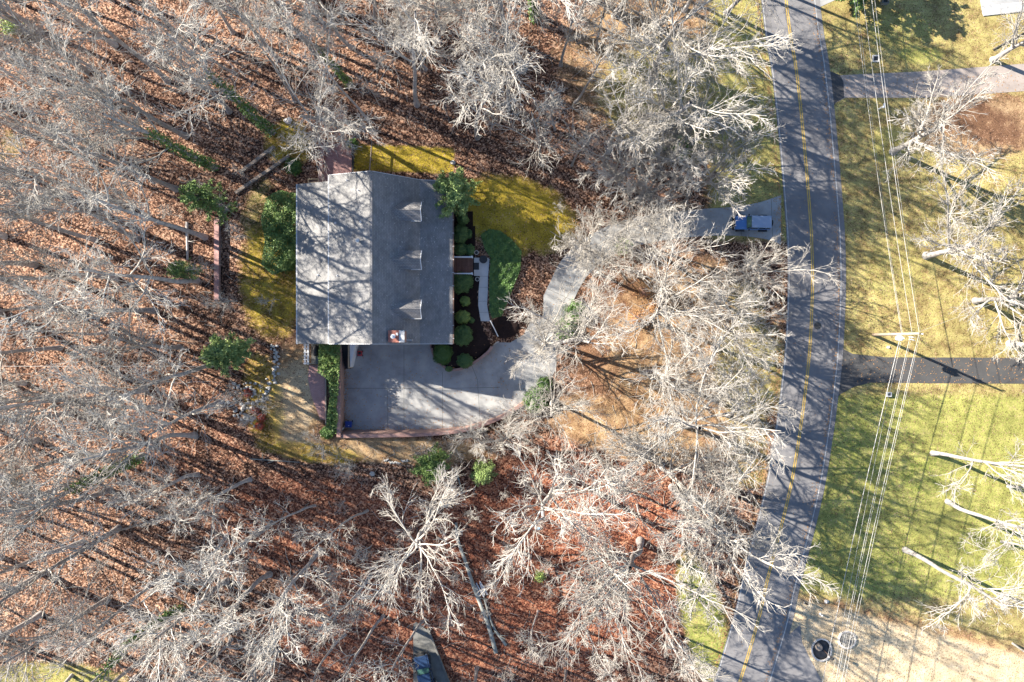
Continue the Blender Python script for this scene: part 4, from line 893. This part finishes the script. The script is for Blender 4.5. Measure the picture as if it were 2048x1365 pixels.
for i, t_ in enumerate(TREES):
    if t_['label'] == 'OFF':
        add_tree('forest', i, t_['px'], t_['py'], t_['h'], 'tall bare tree just outside the photo, casting its shadow into the woods', 'trees outside the photo'); continue
    add_tree(t_['kind'], t_['var'] if t_['var'] is not None else i, t_['px'], t_['py'], t_['h'], t_['label'], GRP[t_['kind']], ivy=t_['ivy'], **t_['k'])
print('trees', len(TREES))
# reddish and leafy shrubs
add_tree('brush', 0, 662, 262, 4.6, 'fine twigged reddish shrub over the upper end of the terrace', 'low bare shrubs', crown_mat=M['twig_red'])
add_tree('brush', 1, 676, 285, 3.6, 'smaller reddish shrub right beside the terrace top', 'low bare shrubs', crown_mat=M['twig_red'])
# ------------------------------------------------------------------ EVERGREENS
def evergreen(px, py, h, r, m, label, seed, n=9000, ls=0.13, name='evergreen_tree', droop=0.1, sx=1.0, lo=0.15):
    rg = np.random.default_rng(seed); o = empty(name, G(px, py, -0.1), label, 'tree', 'evergreens')
    K_ = 10; tl = np.zeros((1, K_, 3)); tl[0, :, 2] = np.linspace(0, h*0.96, K_); tl[0, :, :2] += np.cumsum(rg.normal(size=(K_, 2))*0.04, 0)
    R0 = (0.035*h*0.6*np.linspace(1, 0.12, K_))[None]
    v, f = tubes(tl, R0, 8); link_mesh('trunk', v, f, M['bark_dark'], o, True)
    nb = 46; zf = lo+(0.98-lo)*rg.random(nb)**0.8; an = rg.uniform(0, 6.28, nb); prof = np.clip(1.25*(1-zf)**0.6+0.12, 0, 1)*rg.uniform(0.7, 1.12, nb)
    pts_ = []
    for k_ in range(6):
        q = k_/5; pts_.append(np.stack([np.cos(an+0.2*q)*prof*r*q*sx, np.sin(an+0.2*q)*prof*r*q, zf*h*0.95+r*prof*(0.35*q-droop*q*q)], 1))
    Pb = np.stack(pts_, 1); Rb = np.tile(0.05*np.linspace(1, 0.3, 6), (nb, 1))
    c2 = children(Pb, Rb, 7, rg, 0.2, (30, 70), 0.35, 4, 0.02, 0.15, 0.5, 0.012)
    v, f = join([tubes(Pb, Rb, 5), tubes(*c2, 3)]); link_mesh('branches', v, f, M['bark_dark'], o, True)
    S, _ = c2; ns = len(S); i = rg.integers(0, ns, n); t_ = rg.random(n)*3; a = t_.astype(int); fr = (t_-a)[:, None]
    c = S[i, a]*(1-fr)+S[i, a+1]*fr; c = c+rg.normal(size=(n, 3))*0.13*np.array([1, 1, 0.6])
    v, f = leaf_faces(c, np.tile([0, 0, 0.8], (n, 1)), ls, rg); link_mesh('crown', v, f, m, o)
    return o
evergreen(918, 404, 8.2, 2.9, M['pine_leaf'], 'pale green feathery evergreen overhanging the upper right roof corner', 1, 14000, 0.12)
evergreen(480, 705, 7.5, 2.6, M['pine_leaf'], 'bright light green pine at the left of the mossy yard', 2, 12000, 0.12, name='pine_tree')
evergreen(868, 925, 4.5, 2.3, M['ever_leaf'], 'larger wide cedar below the driveway wall', 3, 9000, 0.1, lo=.05)
evergreen(970, 940, 4.0, 1.45, M['pine_leaf'], 'smaller narrow cedar, second below the driveway wall', 4, 6000, 0.09, lo=.05)
evergreen(455, 420, 11, 2.3, M['ever_leaf'], 'thin green pine among twigs left of the upper house corner', 5, 5500, 0.12, name='pine_tree')
evergreen(395, 548, 7, 1.3, M['ever_leaf'], 'small narrow evergreen sapling left of the long garden wall', 6, 2500, 0.1)
evergreen(1722, -30, 7.0, 4.2, M['ever_leaf'], 'dense evergreen beyond the top edge, shading the lawn', 7, 16000, 0.16, lo=.05)
evergreen(1245, 495, 3, 1.0, M['pine_leaf'], 'tiny green evergreen under the bare tree beside the driveway', 8, 1800, 0.09, lo=.05)
for i, (x, y, s, lab) in enumerate(((1150,625,1.2,'dark evergreen shrub at the inner edge of the driveway bend'),(1130,660,1.2,'dark evergreen shrub at the foot of the broad bare tree'),(1070,800,1.3,'dark shrub at the end of the driveway pad'),(1090,770,.9,'smaller dark shrub below the broad bare tree'),(1350,300,1.5,'round dark green shrub on the upper lawn'),(590,335,.9,'dark shrub left of the terrace wall'),(578,525,1.0,'dark shrub below the tall hedge'),(705,290,.6,'small dark shrub at the terrace rail end'),(655,865,.7,'small green shrub at the outer wall corner'))):
    shrub('evergreen_shrub', G(x, y, -0.05), (s, s, s*0.7), M['ivy'], lab, 'shrub', int(1500*s*s), 0.09, 'dark evergreen shrubs', 30+i, zc=0.6, coremat=M['ivy'], shaggy=0.15, amp=0.4)
for i, (x, y) in enumerate(((497,786),(512,822),(524,835),(520,852))):
    shrub('red_shrub', G(x, y, -0.03), (0.42, 0.42, 0.35), M['red_leaf'], ['small red leaved shrub, topmost of the red ones', 'small red leaved shrub, second from the top', 'small red leaved shrub, second from the bottom', 'small red leaved shrub, lowest of the red ones'][i], 'shrub', 260, 0.08, 'red shrubs along the yard edge', 60+i, coremat=M['twig_red'], shaggy=0.4)
for i, (x, y, s, lab) in enumerate(((1285,585,1.6,'young beech holding tan dry leaves, upper one in the lot'),(1270,640,1.5,'young beech holding tan dry leaves beside the central bare tree'),(1305,610,1.2,'smallest tan leaved beech between two others'))):
    shrub('beech_sapling', G(x, y, 0), (s, s, s), M['dry_leaf'], lab, 'sapling', 700, 0.08, 'beeches with dry leaves', 70+i, core=0.35, shaggy=0.5, amp=0.5, coremat=M['twig_red'])
shrub('yellow_shrub', G(1079, 1150, 0), (0.8, 0.8, 0.8), M['shrub_light'], 'small yellow green shrub among the red leaves', 'shrub', 450, 0.09, None, 80, core=0.35, shaggy=0.5, amp=0.5)
shrub('yellow_shrub', G(30, 62, 0), (1.6, 1.2, 1.2), M['shrub_light'], 'pale yellow green shrub near the upper left corner', 'shrub', 900, 0.1, None, 81, core=0.35, shaggy=0.5, amp=0.5)
# ------------------------------------------------------------------ LOGS, STONES, LITTER
def log(pts, r, name, label, m, nb=0, seed=0, h0=0.0):
    o = empty(name, G(*pts[0]), label, 'log', None); l = o.location; rg = random.Random(seed)
    w = [G(a, b, r[0]*0.8+h0) for a, b in pts]; c = cr(w, 4); c = [(p[0]-l.x, p[1]-l.y, p[2]-l.z+rg.uniform(-.03, .03)) for p in c]; n_ = len(c)
    MB().tube(c, [r[0]+(r[1]-r[0])*i/(n_-1) for i in range(n_)], 10).build('trunk', m, o, True)
    for k_ in range(nb):
        i = rg.randrange(n_//4, n_-2); b = c[i]; a = rg.uniform(0, 6.28); L_ = rg.uniform(0.5, 1.4)
        MB().tube([b, (b[0]+math.cos(a)*L_*0.5, b[1]+math.sin(a)*L_*0.5, b[2]+0.25), (b[0]+math.cos(a)*L_, b[1]+math.sin(a)*L_, b[2]+0.6)], [0.06, 0.04, 0.02], 6).build('branch_stub', m, o, True)
    return o
M['log'] = mat('old_log', (0.19, 0.20, 0.18), (0.34, 0.34, 0.31), 2.5, 0.9, 0.5, 12)
log(((912,1045),(916,1080),(930,1120),(950,1180),(975,1245),(992,1305)), (0.17, 0.26), 'fallen_log', 'long grey fallen log lying across the red leaves', M['log'], 6, 1)
log(((968,1195),(985,1250),(1012,1290)), (0.1, 0.18), 'fallen_branch', 'short fallen limb right of the long fallen log', M['log'], 3, 2)
log(((912,940),(925,985)), (0.1, 0.07), 'fallen_branch', 'small fallen limb between the two cedars', M['log'], 2, 3)
log(((500,918),(600,925)), (0.07, 0.04), 'fallen_branch', 'thin stick lying at the lower end of the back yard', M['log'], 2, 4)
log(((1985,100),(2030,75),(2060,60)), (0.1, 0.05), 'fallen_branch', 'dark fallen limb at the upper right edge', M['bark_dark'], 3, 5)
log(((375,445),(376,520)), (0.16, 0.13), 'fallen_log', 'short straight log lying left of the long garden wall', M['bark'], 1, 6)
bp = empty('board_pile', G(960, 1180), 'loose stack of pale boards beside the fallen log', 'boards')
for i, (dx, L_, a) in enumerate(((-.3, 1.5, 0), (0, 1.9, .08), (.28, 1.6, -.05), (.5, 1.8, .1))):
    MB().box(dx-0.07, dx+0.07, -L_/2, L_/2, 0.02, 0.1, 0.42+a).build('board', M['grey_metal'], bp)
def rock(px, py, s, label, m, name='rock', cat='rock', group=None, seed=1):
    x, y, z = G(px, py); mb = lumpy((0, 0, 0.3*s), (s, s*0.8, s*0.6), seed, 10, 7, 0.6); o = mb.build(name, m, loc=(x, y, z)); return single(o, label, cat, group)
rock(577, 243, 0.45, 'larger pale rock on the leafy slope above the timber steps', M['white_stone'], seed=2)
rock(1077, 1057, 0.22, 'light blue plastic scrap lying in the red leaves', M['lightblue'], 'plastic_scrap', 'litter', seed=3)
rock(906, 326, 0.3, 'dark bluish stone at the top right corner of the mossy strip', M['stone'], seed=4)
rock(745, 948, 0.3, 'single grey stone in the leaves below the driveway wall', M['stone'], seed=5)
rock(1652, 1203, 0.28, 'pale stone on the grass above the two round planters', M['white_stone'], seed=6)
rock(1776, 695, 0.2, 'small white stone beside the utility pole shadow', M['white_stone'], seed=7)
rr = random.Random(9)
sb = MB()
for i in range(70):
    t_ = i/70; px = 548+12*math.sin(t_*5)-t_*30+rr.gauss(0, 5); py = 690+t_*160+rr.gauss(0, 3); s = rr.uniform(0.1, 0.24); x, y, z = G(px, py)
    q = lumpy((x, y, z+s*0.3), (s, s*rr.uniform(.7, 1.1), s*0.6), i, 8, 5, 0.5); sb.add(q.v, q.f)
for i in range(60):
    px = 478+rr.gauss(0, 14)+i*0.45; py = 765+rr.uniform(0, 75); s = rr.uniform(0.1, 0.25); x, y, z = G(px, py)
    q = lumpy((x, y, z+s*0.3), (s, s*rr.uniform(.7, 1.1), s*0.6), i+80, 8, 5, 0.5); sb.add(q.v, q.f)
for i in range(16):
    px = 770+i*3; py = 923+rr.gauss(0, 3); s = rr.uniform(0.08, 0.16); x, y, z = G(px, py); q = lumpy((x, y, z+s*0.3), (s, s, s*0.6), i+180, 8, 5, 0.5); sb.add(q.v, q.f)
single(sb.build('border_stones', M['stone'], smooth=True), 'scattered grey field stones edging the back yard', 'stones', kind='stuff')
rg = np.random.default_rng(21)
def drop(n, u0, u1, v0, v1): return np.stack([rg.uniform(u0, u1, n), rg.uniform(v0, v1, n)], 1)
rx = lambda v: np.interp(v, [0, 138, 234, 332, 418, 556, 629, 702, 780, 848, 954, 1034, 1158, 1238, 1362], [1572, 1592, 1603, 1612, 1618, 1625, 1623, 1619, 1612, 1602, 1585, 1567, 1535, 1517, 1480])
vv = rg.uniform(0, 1365, 2600); el = np.stack([rx(vv)-60-rg.exponential(5, 2600)+5, vv], 1); vv = rg.uniform(0, 1365, 1100); er = np.stack([rx(vv)+55-rg.exponential(3, 1100), vv], 1)
pv = np.concatenate([el, er, drop(500, 690, 1050, 690, 860), np.stack([rg.uniform(688, 1000, 420), 862-rg.exponential(4, 420)], 1), np.stack([688+rg.exponential(3, 260), rg.uniform(700, 862, 260)], 1), drop(900, 1090, 1560, 400, 690), drop(350, 1690, 2048, 716, 768), drop(350, 1690, 2048, 150, 195), np.stack([rx(vv[:260])+rg.normal(0, 40, 260), vv[:260]], 1)])
z = np.maximum(hgt(pv[:, 0], pv[:, 1]), 0.03)+0.015; kk = (H-z)/F
p = np.stack([(pv[:, 0]-1024)*kk, (682.5-pv[:, 1])*kk, z+0.01*rg.random(len(z))], 1)
v, f = leaf_faces(p, np.tile([0, 0, 6.0], (len(p), 1)), 0.075, rg)
single(link_mesh('fallen_leaves', v, f, M['dry_leaf']), 'loose brown leaves blown along the road edges and over the driveway', 'leaves', kind='stuff')
pts_ = np.concatenate([drop(900, -40, 470, -20, 1385), drop(450, 470, 1200, -20, 260), drop(650, 480, 1380, 930, 1385), drop(160, 1180, 1540, 560, 950), drop(60, 640, 1000, 880, 930)])
z = hgt(pts_[:, 0], pts_[:, 1])+0.06; kk = (H-z)/F; n = len(z)
c0 = np.stack([(pts_[:, 0]-1024)*kk, (682.5-pts_[:, 1])*kk, z], 1); a = rg.uniform(0, 6.28, n); ln = rg.gamma(2.2, 0.45, n); Pl = [c0]
for k_ in range(3): a = a+rg.normal(0, 0.3, n); Pl.append(Pl[-1]+np.stack([np.cos(a)*ln/3, np.sin(a)*ln/3, rg.normal(0, 0.02, n)], 1))
v, f = tubes(np.stack(Pl, 1), (0.018+0.014*rg.random(n)*ln)[:, None]*np.linspace(1, 0.4, 4)[None], 4)
single(link_mesh('fallen_sticks', v, f, M['twig']), 'fallen twigs and sticks strewn over the leaf litter', 'sticks', kind='stuff')
# ------------------------------------------------------------------ UTILITY POLE AND WIRES
up_ = empty('utility_pole', (*P(1746, 670, 0), 0), 'wooden utility pole with white transformer and wires on the roadside grass', 'utility pole')
bx, by = P(1746, 670, 0)
MB().tube([(0, 0, -0.2), (0.02, 0.02, 5), (0.05, 0.05, 9.2)], [0.19, 0.16, 0.12], 12).build('pole', M['pole_wood'], up_, True)
tr_ = MB().lathe([(0.25, 0.0), (0.29, 0.06), (0.29, 0.8), (0.22, 0.92), (0.05, 0.96)], (0.1, -0.45, 5.0), 18).build('transformer', M['white'], up_, True)
for s in (-0.1, 0.12): MB().lathe([(0.04, 0), (0.06, 0.06), (0.03, 0.1), (0.05, 0.16), (0.03, 0.22)], (0.1+s, -0.45, 5.95), 8).build('bushing', M['white'], up_, True)
MB().box(-0.05, 0.1, -0.5, -0.1, 5.3, 5.42).build('bracket', M['grey_metal'], up_)
for z in (5.6, 7.3, 9.0):
    MB().box(0.0, 0.5, -0.04, 0.04, z-0.04, z+0.04).build('insulator_arm', M['grey_metal'], up_)
    MB().lathe([(0.05, -0.05), (0.09, 0.0), (0.05, 0.05), (0.09, 0.1), (0.04, 0.14)], (0.48, 0, z+0.03), 10).build('insulator', M['white'], up_, True)
for s in (-0.3, -0.55): MB().tube([(0.35, s, 7.2), (0.55, s*1.3, 7.6), (0.3, s, 6.9)], 0.05, 6).build('cutout_switch', M['white'], up_, True)
def wire(a, za, b, zb, label, r=0.021, ext=0.25, sag=0.5, name='power_line', m=None):
    A = Vector((*P(*a, za), za)); B = Vector((*P(*b, zb), zb)); B = A+(B-A)*(1+ext); pts_ = []
    for i in range(33):
        t_ = i/32; p = A.lerp(B, t_); p.z -= 4*sag*t_*(1-t_); pts_.append(tuple(p-A))
    o = MB().tube(pts_, r, 5).build(name, m or M['wire']); o.location = A; return single(o, label, 'wire', 'power lines beside the road')
N_ = (('upper left', 1803, 5.6, 1712), ('upper middle', 1824, 7.3, 1731), ('upper right', 1839, 9.0, 1749))
wire((1803,667), 5.6, (1712,0), 5.4, 'leftmost wire running up from the utility pole to the top edge')
wire((1805,667), 5.4, (1717,0), 5.2, 'thin wire just right of the leftmost wire above the pole', 0.014)
wire((1824,666), 7.3, (1730,0), 7.2, 'middle wire running up from the utility pole to the top edge')
wire((1838,664), 9.1, (1747,0), 9.0, 'rightmost wire of the bundle running up from the pole top')
wire((1841,664), 8.9, (1753,0), 8.8, 'wire paired just inside the rightmost wire above the pole', 0.014)
wire((1801,672), 5.6, (1648,1365), 5.4, 'brightest leftmost wire running down from the pole past the planters', 0.03)
wire((1804,674), 5.3, (1666,1365), 5.2, 'second wire from the left running down from the pole', 0.014)
wire((1821,670), 7.3, (1674,1365), 7.2, 'third wire from the left running down from the pole', 0.02)
wire((1824,670), 7.2, (1678,1365), 7.1, 'thin wire paired beside the third one below the pole', 0.014)
wire((1838,668), 9.1, (1686,1365), 9.0, 'outermost right wire running down from the pole top', 0.02)
wire((1841,668), 9.0, (1692,1365), 8.9, 'thin wire paired beside the outermost right wire below the pole', 0.014)
wire((1839,664), 8.8, (2048,585), 8.2, 'thin service wire from the pole top to the right edge', 0.012, sag=0.2)
wire((-60,733), 6.0, (415,733), 5.0, 'straight thin wire crossing the left woods level with the pine', 0.022, ext=0.0, sag=0.1)
# ------------------------------------------------------------------ VEHICLES
def wheel(par, x, y, r=0.39, w=0.25, name='wheel'):
    t_ = MB(); t_.lathe([(r*0.72, -w/2), (r*0.95, -w/2), (r, -w*0.3), (r, w*0.3), (r*0.95, w/2), (r*0.72, w/2)], n=24)
    t_.v = [(a+x, c+y, b+r) for a, b, c in t_.v]; o = t_.build(name, M['rubber'], par)
    q = MB(); q.lathe([(0.05, -w*0.42), (r*0.7, -w*0.36), (r*0.7, w*0.36), (0.05, w*0.42)], n=16); q.v = [(a+x, c+y, b+r) for a, b, c in q.v]; q.build('rim', M['chrome'], o)
def jeep(loc, rz, label, body, top):
    o = empty('parked_car', loc, label, 'car', None, rz)   # nose towards -x
    b = MB(); b.xzprism([(-2.1, 0.55), (-2.14, 0.95), (-2.05, 1.08), (-0.85, 1.14), (-0.8, 1.16), (2.0, 1.16), (2.05, 1.0), (2.05, 0.5), (1.75, 0.42), (-1.95, 0.42)], -0.80, 0.80)
    b.build('body', M[body], o, bevel=0.05)
    b = MB(); b.add([(-2.08, -0.62, 1.09), (-0.86, -0.72, 1.15), (-0.86, 0.72, 1.15), (-2.08, 0.62, 1.09), (-2.06, -0.55, 1.13), (-0.88, -0.62, 1.20), (-0.88, 0.62, 1.20), (-2.06, 0.55, 1.13)], [(4, 5, 6, 7), (0, 1, 5, 4), (1, 2, 6, 5), (2, 3, 7, 6), (3, 0, 4, 7)])
    b.build('hood', M[body], o, bevel=0.02)
    b = MB(); b.add([(-0.72, -0.76, 1.16), (1.98, -0.76, 1.16), (1.98, 0.76, 1.16), (-0.72, 0.76, 1.16), (-0.38, -0.66, 1.72), (1.86, -0.66, 1.72), (1.86, 0.66, 1.72), (-0.38, 0.66, 1.72)], [(4, 5, 6, 7), (0, 1, 5, 4), (1, 2, 6, 5), (2, 3, 7, 6), (3, 0, 4, 7)])
    b.build('cabin_glass', M['glass'], o)
    b = MB(); b.box(-0.42, 1.92, -0.71, 0.71, 1.72, 1.82); b.build('roof', M[top], o, bevel=0.05)
    for xx in (-0.45, 0.5, 1.35, 1.88):
        b = MB()
        for s in (-1, 1):
            b.add([(xx+(-0.24 if xx < 0 else 0), s*0.775, 1.15), (xx+(-0.17 if xx < 0 else 0.07), s*0.775, 1.15), (xx+0.09, s*0.685, 1.73), (xx+0.02, s*0.685, 1.73), (xx+(-0.24 if xx < 0 else 0), s*0.72, 1.15), (xx+(-0.17 if xx < 0 else 0.07), s*0.72, 1.15), (xx+0.09, s*0.63, 1.73), (xx+0.02, s*0.63, 1.73)], [(0, 1, 2, 3), (7, 6, 5, 4), (1, 5, 6, 2), (0, 3, 7, 4)])
        b.build('pillar', M[body], o)
    b = MB(); b.add([(-0.80, -0.66, 1.19), (-0.80, 0.66, 1.19), (-0.43, 0.60, 1.71), (-0.43, -0.60, 1.71)], [(3, 2, 1, 0)]); b.build('windscreen', M['green_glass'], o)
    b = MB(); b.box(-2.34, -2.12, -0.78, 0.78, 0.5, 0.68); b.build('front_bumper', M['black'], o, bevel=0.03)
    b = MB(); b.box(2.05, 2.2, -0.75, 0.75, 0.5, 0.66); b.build('rear_bumper', M['black'], o, bevel=0.03)
    b = MB(); b.box(-2.17, -2.12, -0.45, 0.45, 0.68, 1.0)
    b.build('grille', M['black'], o)
    for s in (-1, 1):
        b = MB(); b.lathe([(0.12, 0), (0.12, 0.05), (0.05, 0.06)], n=14); b.v = [(-2.14-c, s*0.6+a, 0.85+b_) for a, b_, c in b.v]; b.build('headlight', M['chrome'], o)
        for xx in (-1.45, 1.25):
            b = MB(); b.xzprism([(xx-0.55, 0.72), (xx-0.42, 0.93), (xx+0.42, 0.93), (xx+0.55, 0.72), (xx+0.48, 0.72), (xx+0.36, 0.86), (xx-0.36, 0.86), (xx-0.48, 0.72)], s*0.92-0.12, s*0.92+0.12-0.08*s); b.build('fender_flare', M['black'], o)
            wheel(o, xx, s*0.78)
        b = MB(); b.box(-0.62, -0.5, s*0.80 if s > 0 else -1.0, s*1.0 if s > 0 else -0.8, 1.18, 1.36); b.build('mirror', M['black'], o, bevel=0.03)
        b = MB(); b.box(-0.35, 0.6, s*0.80-0.012, s*0.80+0.012, 0.55, 1.13); b.build('door', M[body], o)
    b = MB(); b.lathe([(0.1, 0), (0.36, 0.0), (0.38, 0.05), (0.38, 0.2), (0.3, 0.24), (0.05, 0.24)], n=24); b.v = [(2.07+c, a, 0.98+b_) for a, b_, c in b.v]; b.build('spare_wheel', M['rubber'], o)
    return o
x, y = P(1507, 445.5, 1.2); jeep((x, y, 0.03), -0.01, 'blue boxy four wheel drive parked on the driveway apron by the road', 'blue_paint', 'blue_roof')
# second vehicle, bottom of the picture
gz = hz(840, 1330)
struct('parking_slab', MB().prism([P(a, b, gz+0.05) for a, b in ((805,1268),(832,1244),(856,1262),(893,1352),(930,1450),(790,1450))], gz-0.8, gz+0.055), M['dark_concrete'])
x, y = P(849, 1352, gz+1.2)
cr_ = jeep((x, y, gz+0.06), -math.pi/2+0.22, 'dark blue car with green windscreen, nose up, at the bottom edge', 'navy_paint', 'navy_paint')
cr_.scale = (1.05, 1.05, 0.95)
a, b = G(856, 1256), G(895, 1352); sl = empty('slab_kerb', a, 'narrow concrete kerb along the right side of the dark car slab', 'kerb')
v_ = Vector(b)-Vector(a); MB().box(0, v_.length*1.3, -0.1, 0.1, 0.0, 0.3).build('kerb', M['dark_concrete'], sl, bevel=0.02); sl.rotation_euler = (0, 0, math.atan2(v_.y, v_.x))
# ------------------------------------------------------------------ BINS, CARTS, BOXES
x, y = P(697, 849, 1.0); bn_ = empty('wheeled_bin', (x, y, 0.022), 'blue wheeled bin standing in the lower left driveway corner', 'bin')
b = MB(); b.add([(-.26, -.24, .08), (.26, -.24, .08), (.26, .24, .08), (-.26, .24, .08), (-.36, -.32, 1.0), (.36, -.32, 1.0), (.36, .32, 1.0), (-.36, .32, 1.0)], [(3, 2, 1, 0), (4, 5, 6, 7), (0, 1, 5, 4), (1, 2, 6, 5), (2, 3, 7, 6), (3, 0, 4, 7)]); b.build('body', M['bin_blue'], bn_, bevel=0.03)
b = MB(); b.box(-.39, .39, -.36, .36, 1.0, 1.07); b.build('lid', M['bin_blue'], bn_, bevel=0.03); MB().box(-.03, .10, -.2, -.12, 1.07, 1.074).build('sticker', M['white'], bn_)
for s in (-.27, .27): 
    b = MB(); b.lathe([(.03, -.03), (.12, -.03), (.12, .03), (.03, .03)], n=12); b.v = [(s+c, .28+a, .12+q) for a, q, c in b.v]; b.build('wheel', M['rubber'], bn_)
x, y = P(681, 860, 1.3)
a, b_ = P(677, 868, 2.2), P(691, 850, 0.9)
o = MB().tube([(*a, 2.3), (*b_, 0.1)], 0.07, 6).build('leaning_board', M['grey_metal']); single(o, 'pale board leaning into the wall corner beside the blue bin', 'board')
x, y = P(719, 707, 0.5); rc = empty('push_mower', (x, y, 0.022), 'small red push mower on the driveway by the basement stair', 'mower')
MB().box(-.28, .28, -.34, .26, .14, .34).build('deck', M['red_plastic'], rc, bevel=0.06); MB().lathe([(.16, .34), (.17, .46), (.12, .52), (.05, .53)], n=14).build('engine', M['black'], rc, True)
for s in (-.3, .3):
    for q in (-.28, .22): b = MB(); b.lathe([(.03, -.03), (.11, -.03), (.11, .03), (.03, .03)], n=12); b.v = [(s+c, q+a, .11+d) for a, d, c in b.v]; b.build('wheel', M['rubber'], rc)
MB().tube([(-.22, .25, .3), (-.22, .75, .95), (.22, .75, .95), (.22, .25, .3)], 0.02, 6).build('handle', M['black'], rc)
def boxy(px, py, label, name, cat, s=0.3, h=0.5, m1='stone', m2='black'):
    x, y = P(px, py, 0); o = empty(name, (x, y, 0), label, cat)
    b = MB(); q = s*0.62
    for (a0, a1, b0, b1) in ((-s, s, -s, -q), (-s, s, q, s), (-s, -q, -q, q), (q, s, -q, q)): b.box(a0, a1, b0, b1, 0, h)
    b.build('frame', M[m1], o); MB().box(-q, q, -q, q, 0, h*0.8).build('grate', M[m2], o); return o
boxy(1751, 118, 'square concrete drain box with dark opening beside the tan driveway', 'drain_inlet', 'drain', 0.42, 0.12)
boxy(1767, 4, 'dark utility box at the top edge beside the power lines', 'utility_box', 'utility box', 0.42, 0.5, 'dark_concrete')
boxy(1776, 789, 'small dark meter box with pale side on the lawn below the dark driveway', 'meter_box', 'meter box', 0.27, 0.35, 'grey_metal')
def mailbox(px, py, label, m='white', rz=0.0):
    x, y = P(px, py, 0); o = empty('mailbox', (x, y, 0), label, 'mailbox', 'mailboxes along the road', rz)
    MB().box(-.06, .06, -.06, .06, -.1, 1.15).build('post', M[m], o); b = MB(); b.xzprism([(-.1, 1.15), (-.1, 1.28), (-.05, 1.36), (.05, 1.36), (.1, 1.28), (.1, 1.15)], -.28, .25); b.v = [(y_, x_, z_) for x_, y_, z_ in b.v]; b.f = [f[::-1] for f in b.f]
    b.build('box', M['white' if m == 'white' else 'black'], o); MB().box(.26, .28, -.1, .1, 1.16, 1.3).build('door', M['grey_metal'], o)
mailbox(1517, 96, 'white post mailbox at the upper left edge of the road'); mailbox(1757, 219, 'white mailbox on the grass below the tan side driveway', rz=1.4)
mailbox(1604, 1200, 'dark mailbox beside the road above the round planters', 'bark_dark', 2.8)
x, y = P(1640, 1228, 0); hy = empty('fire_hydrant', (x, y, 0), 'small white hydrant on dry grass between the road and the wires', 'hydrant')
MB().lathe([(.14, 0), (.14, .05), (.09, .06), (.09, .5), (.12, .52), (.1, .62), (.03, .7)], n=12).build('barrel', M['white'], hy, True); MB().tube([(-.17, 0, .4), (.17, 0, .4)], .05, 8).build('outlet', M['white'], hy)
def planter(px, py, rx, ry, label, seed):
    x, y = P(px, py, 0); o = empty('round_planter', (x, y, 0), label, 'planter', 'round stone planters'); rg = random.Random(seed)
    MB().lathe([(1.0, 0), (1.0, 0.1), (0.5, 0.16)], n=24, sx=rx, sy=ry).build('soil', M['black' if seed == 1 else 'dark_concrete'], o, True)
    n_ = int(15*(rx+ry))
    for k_ in range(n_):
        a = 2*math.pi*k_/n_; s = 0.95*math.pi*(rx+ry)/n_*rg.uniform(.8, 1.05); MB().box(-s/2, s/2, -.09, .1, 0, .22+rg.uniform(-.04, .04)).build('edging_stone', M['white_stone'], o, bevel=0.02)
        q = [c for c in o.children][-1] if False else bpy.context.scene.collection.objects[-1]; q.location = (math.cos(a)*rx*1.04, math.sin(a)*ry*1.04, 0); q.rotation_euler = (0, 0, math.atan2(math.cos(a)*ry, -math.sin(a)*rx))
    return x, y
x, y = planter(1642, 1299, 1.12, 1.25, 'larger round planter of dark soil ringed with pale stones', 1)
sp_ = empty('tree_stump', (x-0.35, y+0.35, 0.1), 'cut tree stump in the larger round planter', 'stump'); MB().lathe([(.42, 0), (.36, .35), (.34, .38), (.05, .38)], n=14).build('stump', M['wood'], sp_)
lp = empty('garden_lamp', (x+0.25, y-0.05, 0.1), 'thin reddish lamp post leaning out of the larger round planter', 'lamp post'); MB().tube([(0, 0, 0), (0.02, 0, 2.0)], 0.05, 8).build('post', M['gutter'], lp)
MB().lathe([(.05, 0), (.14, .05), (.16, .28), (.2, .3), (.05, .42)], (0.02, 0, 2.0), 8).build('lantern', M['black'], lp)
x, y = planter(1693, 1279, .95, .95, 'smaller round planter holding a bare shrub, ringed with pale stones', 2)
add_tree('brush', 0, 1693, 1279, 2.0, 'bare twiggy shrub growing in the smaller round planter', 'low bare shrubs', name='bare_shrub')
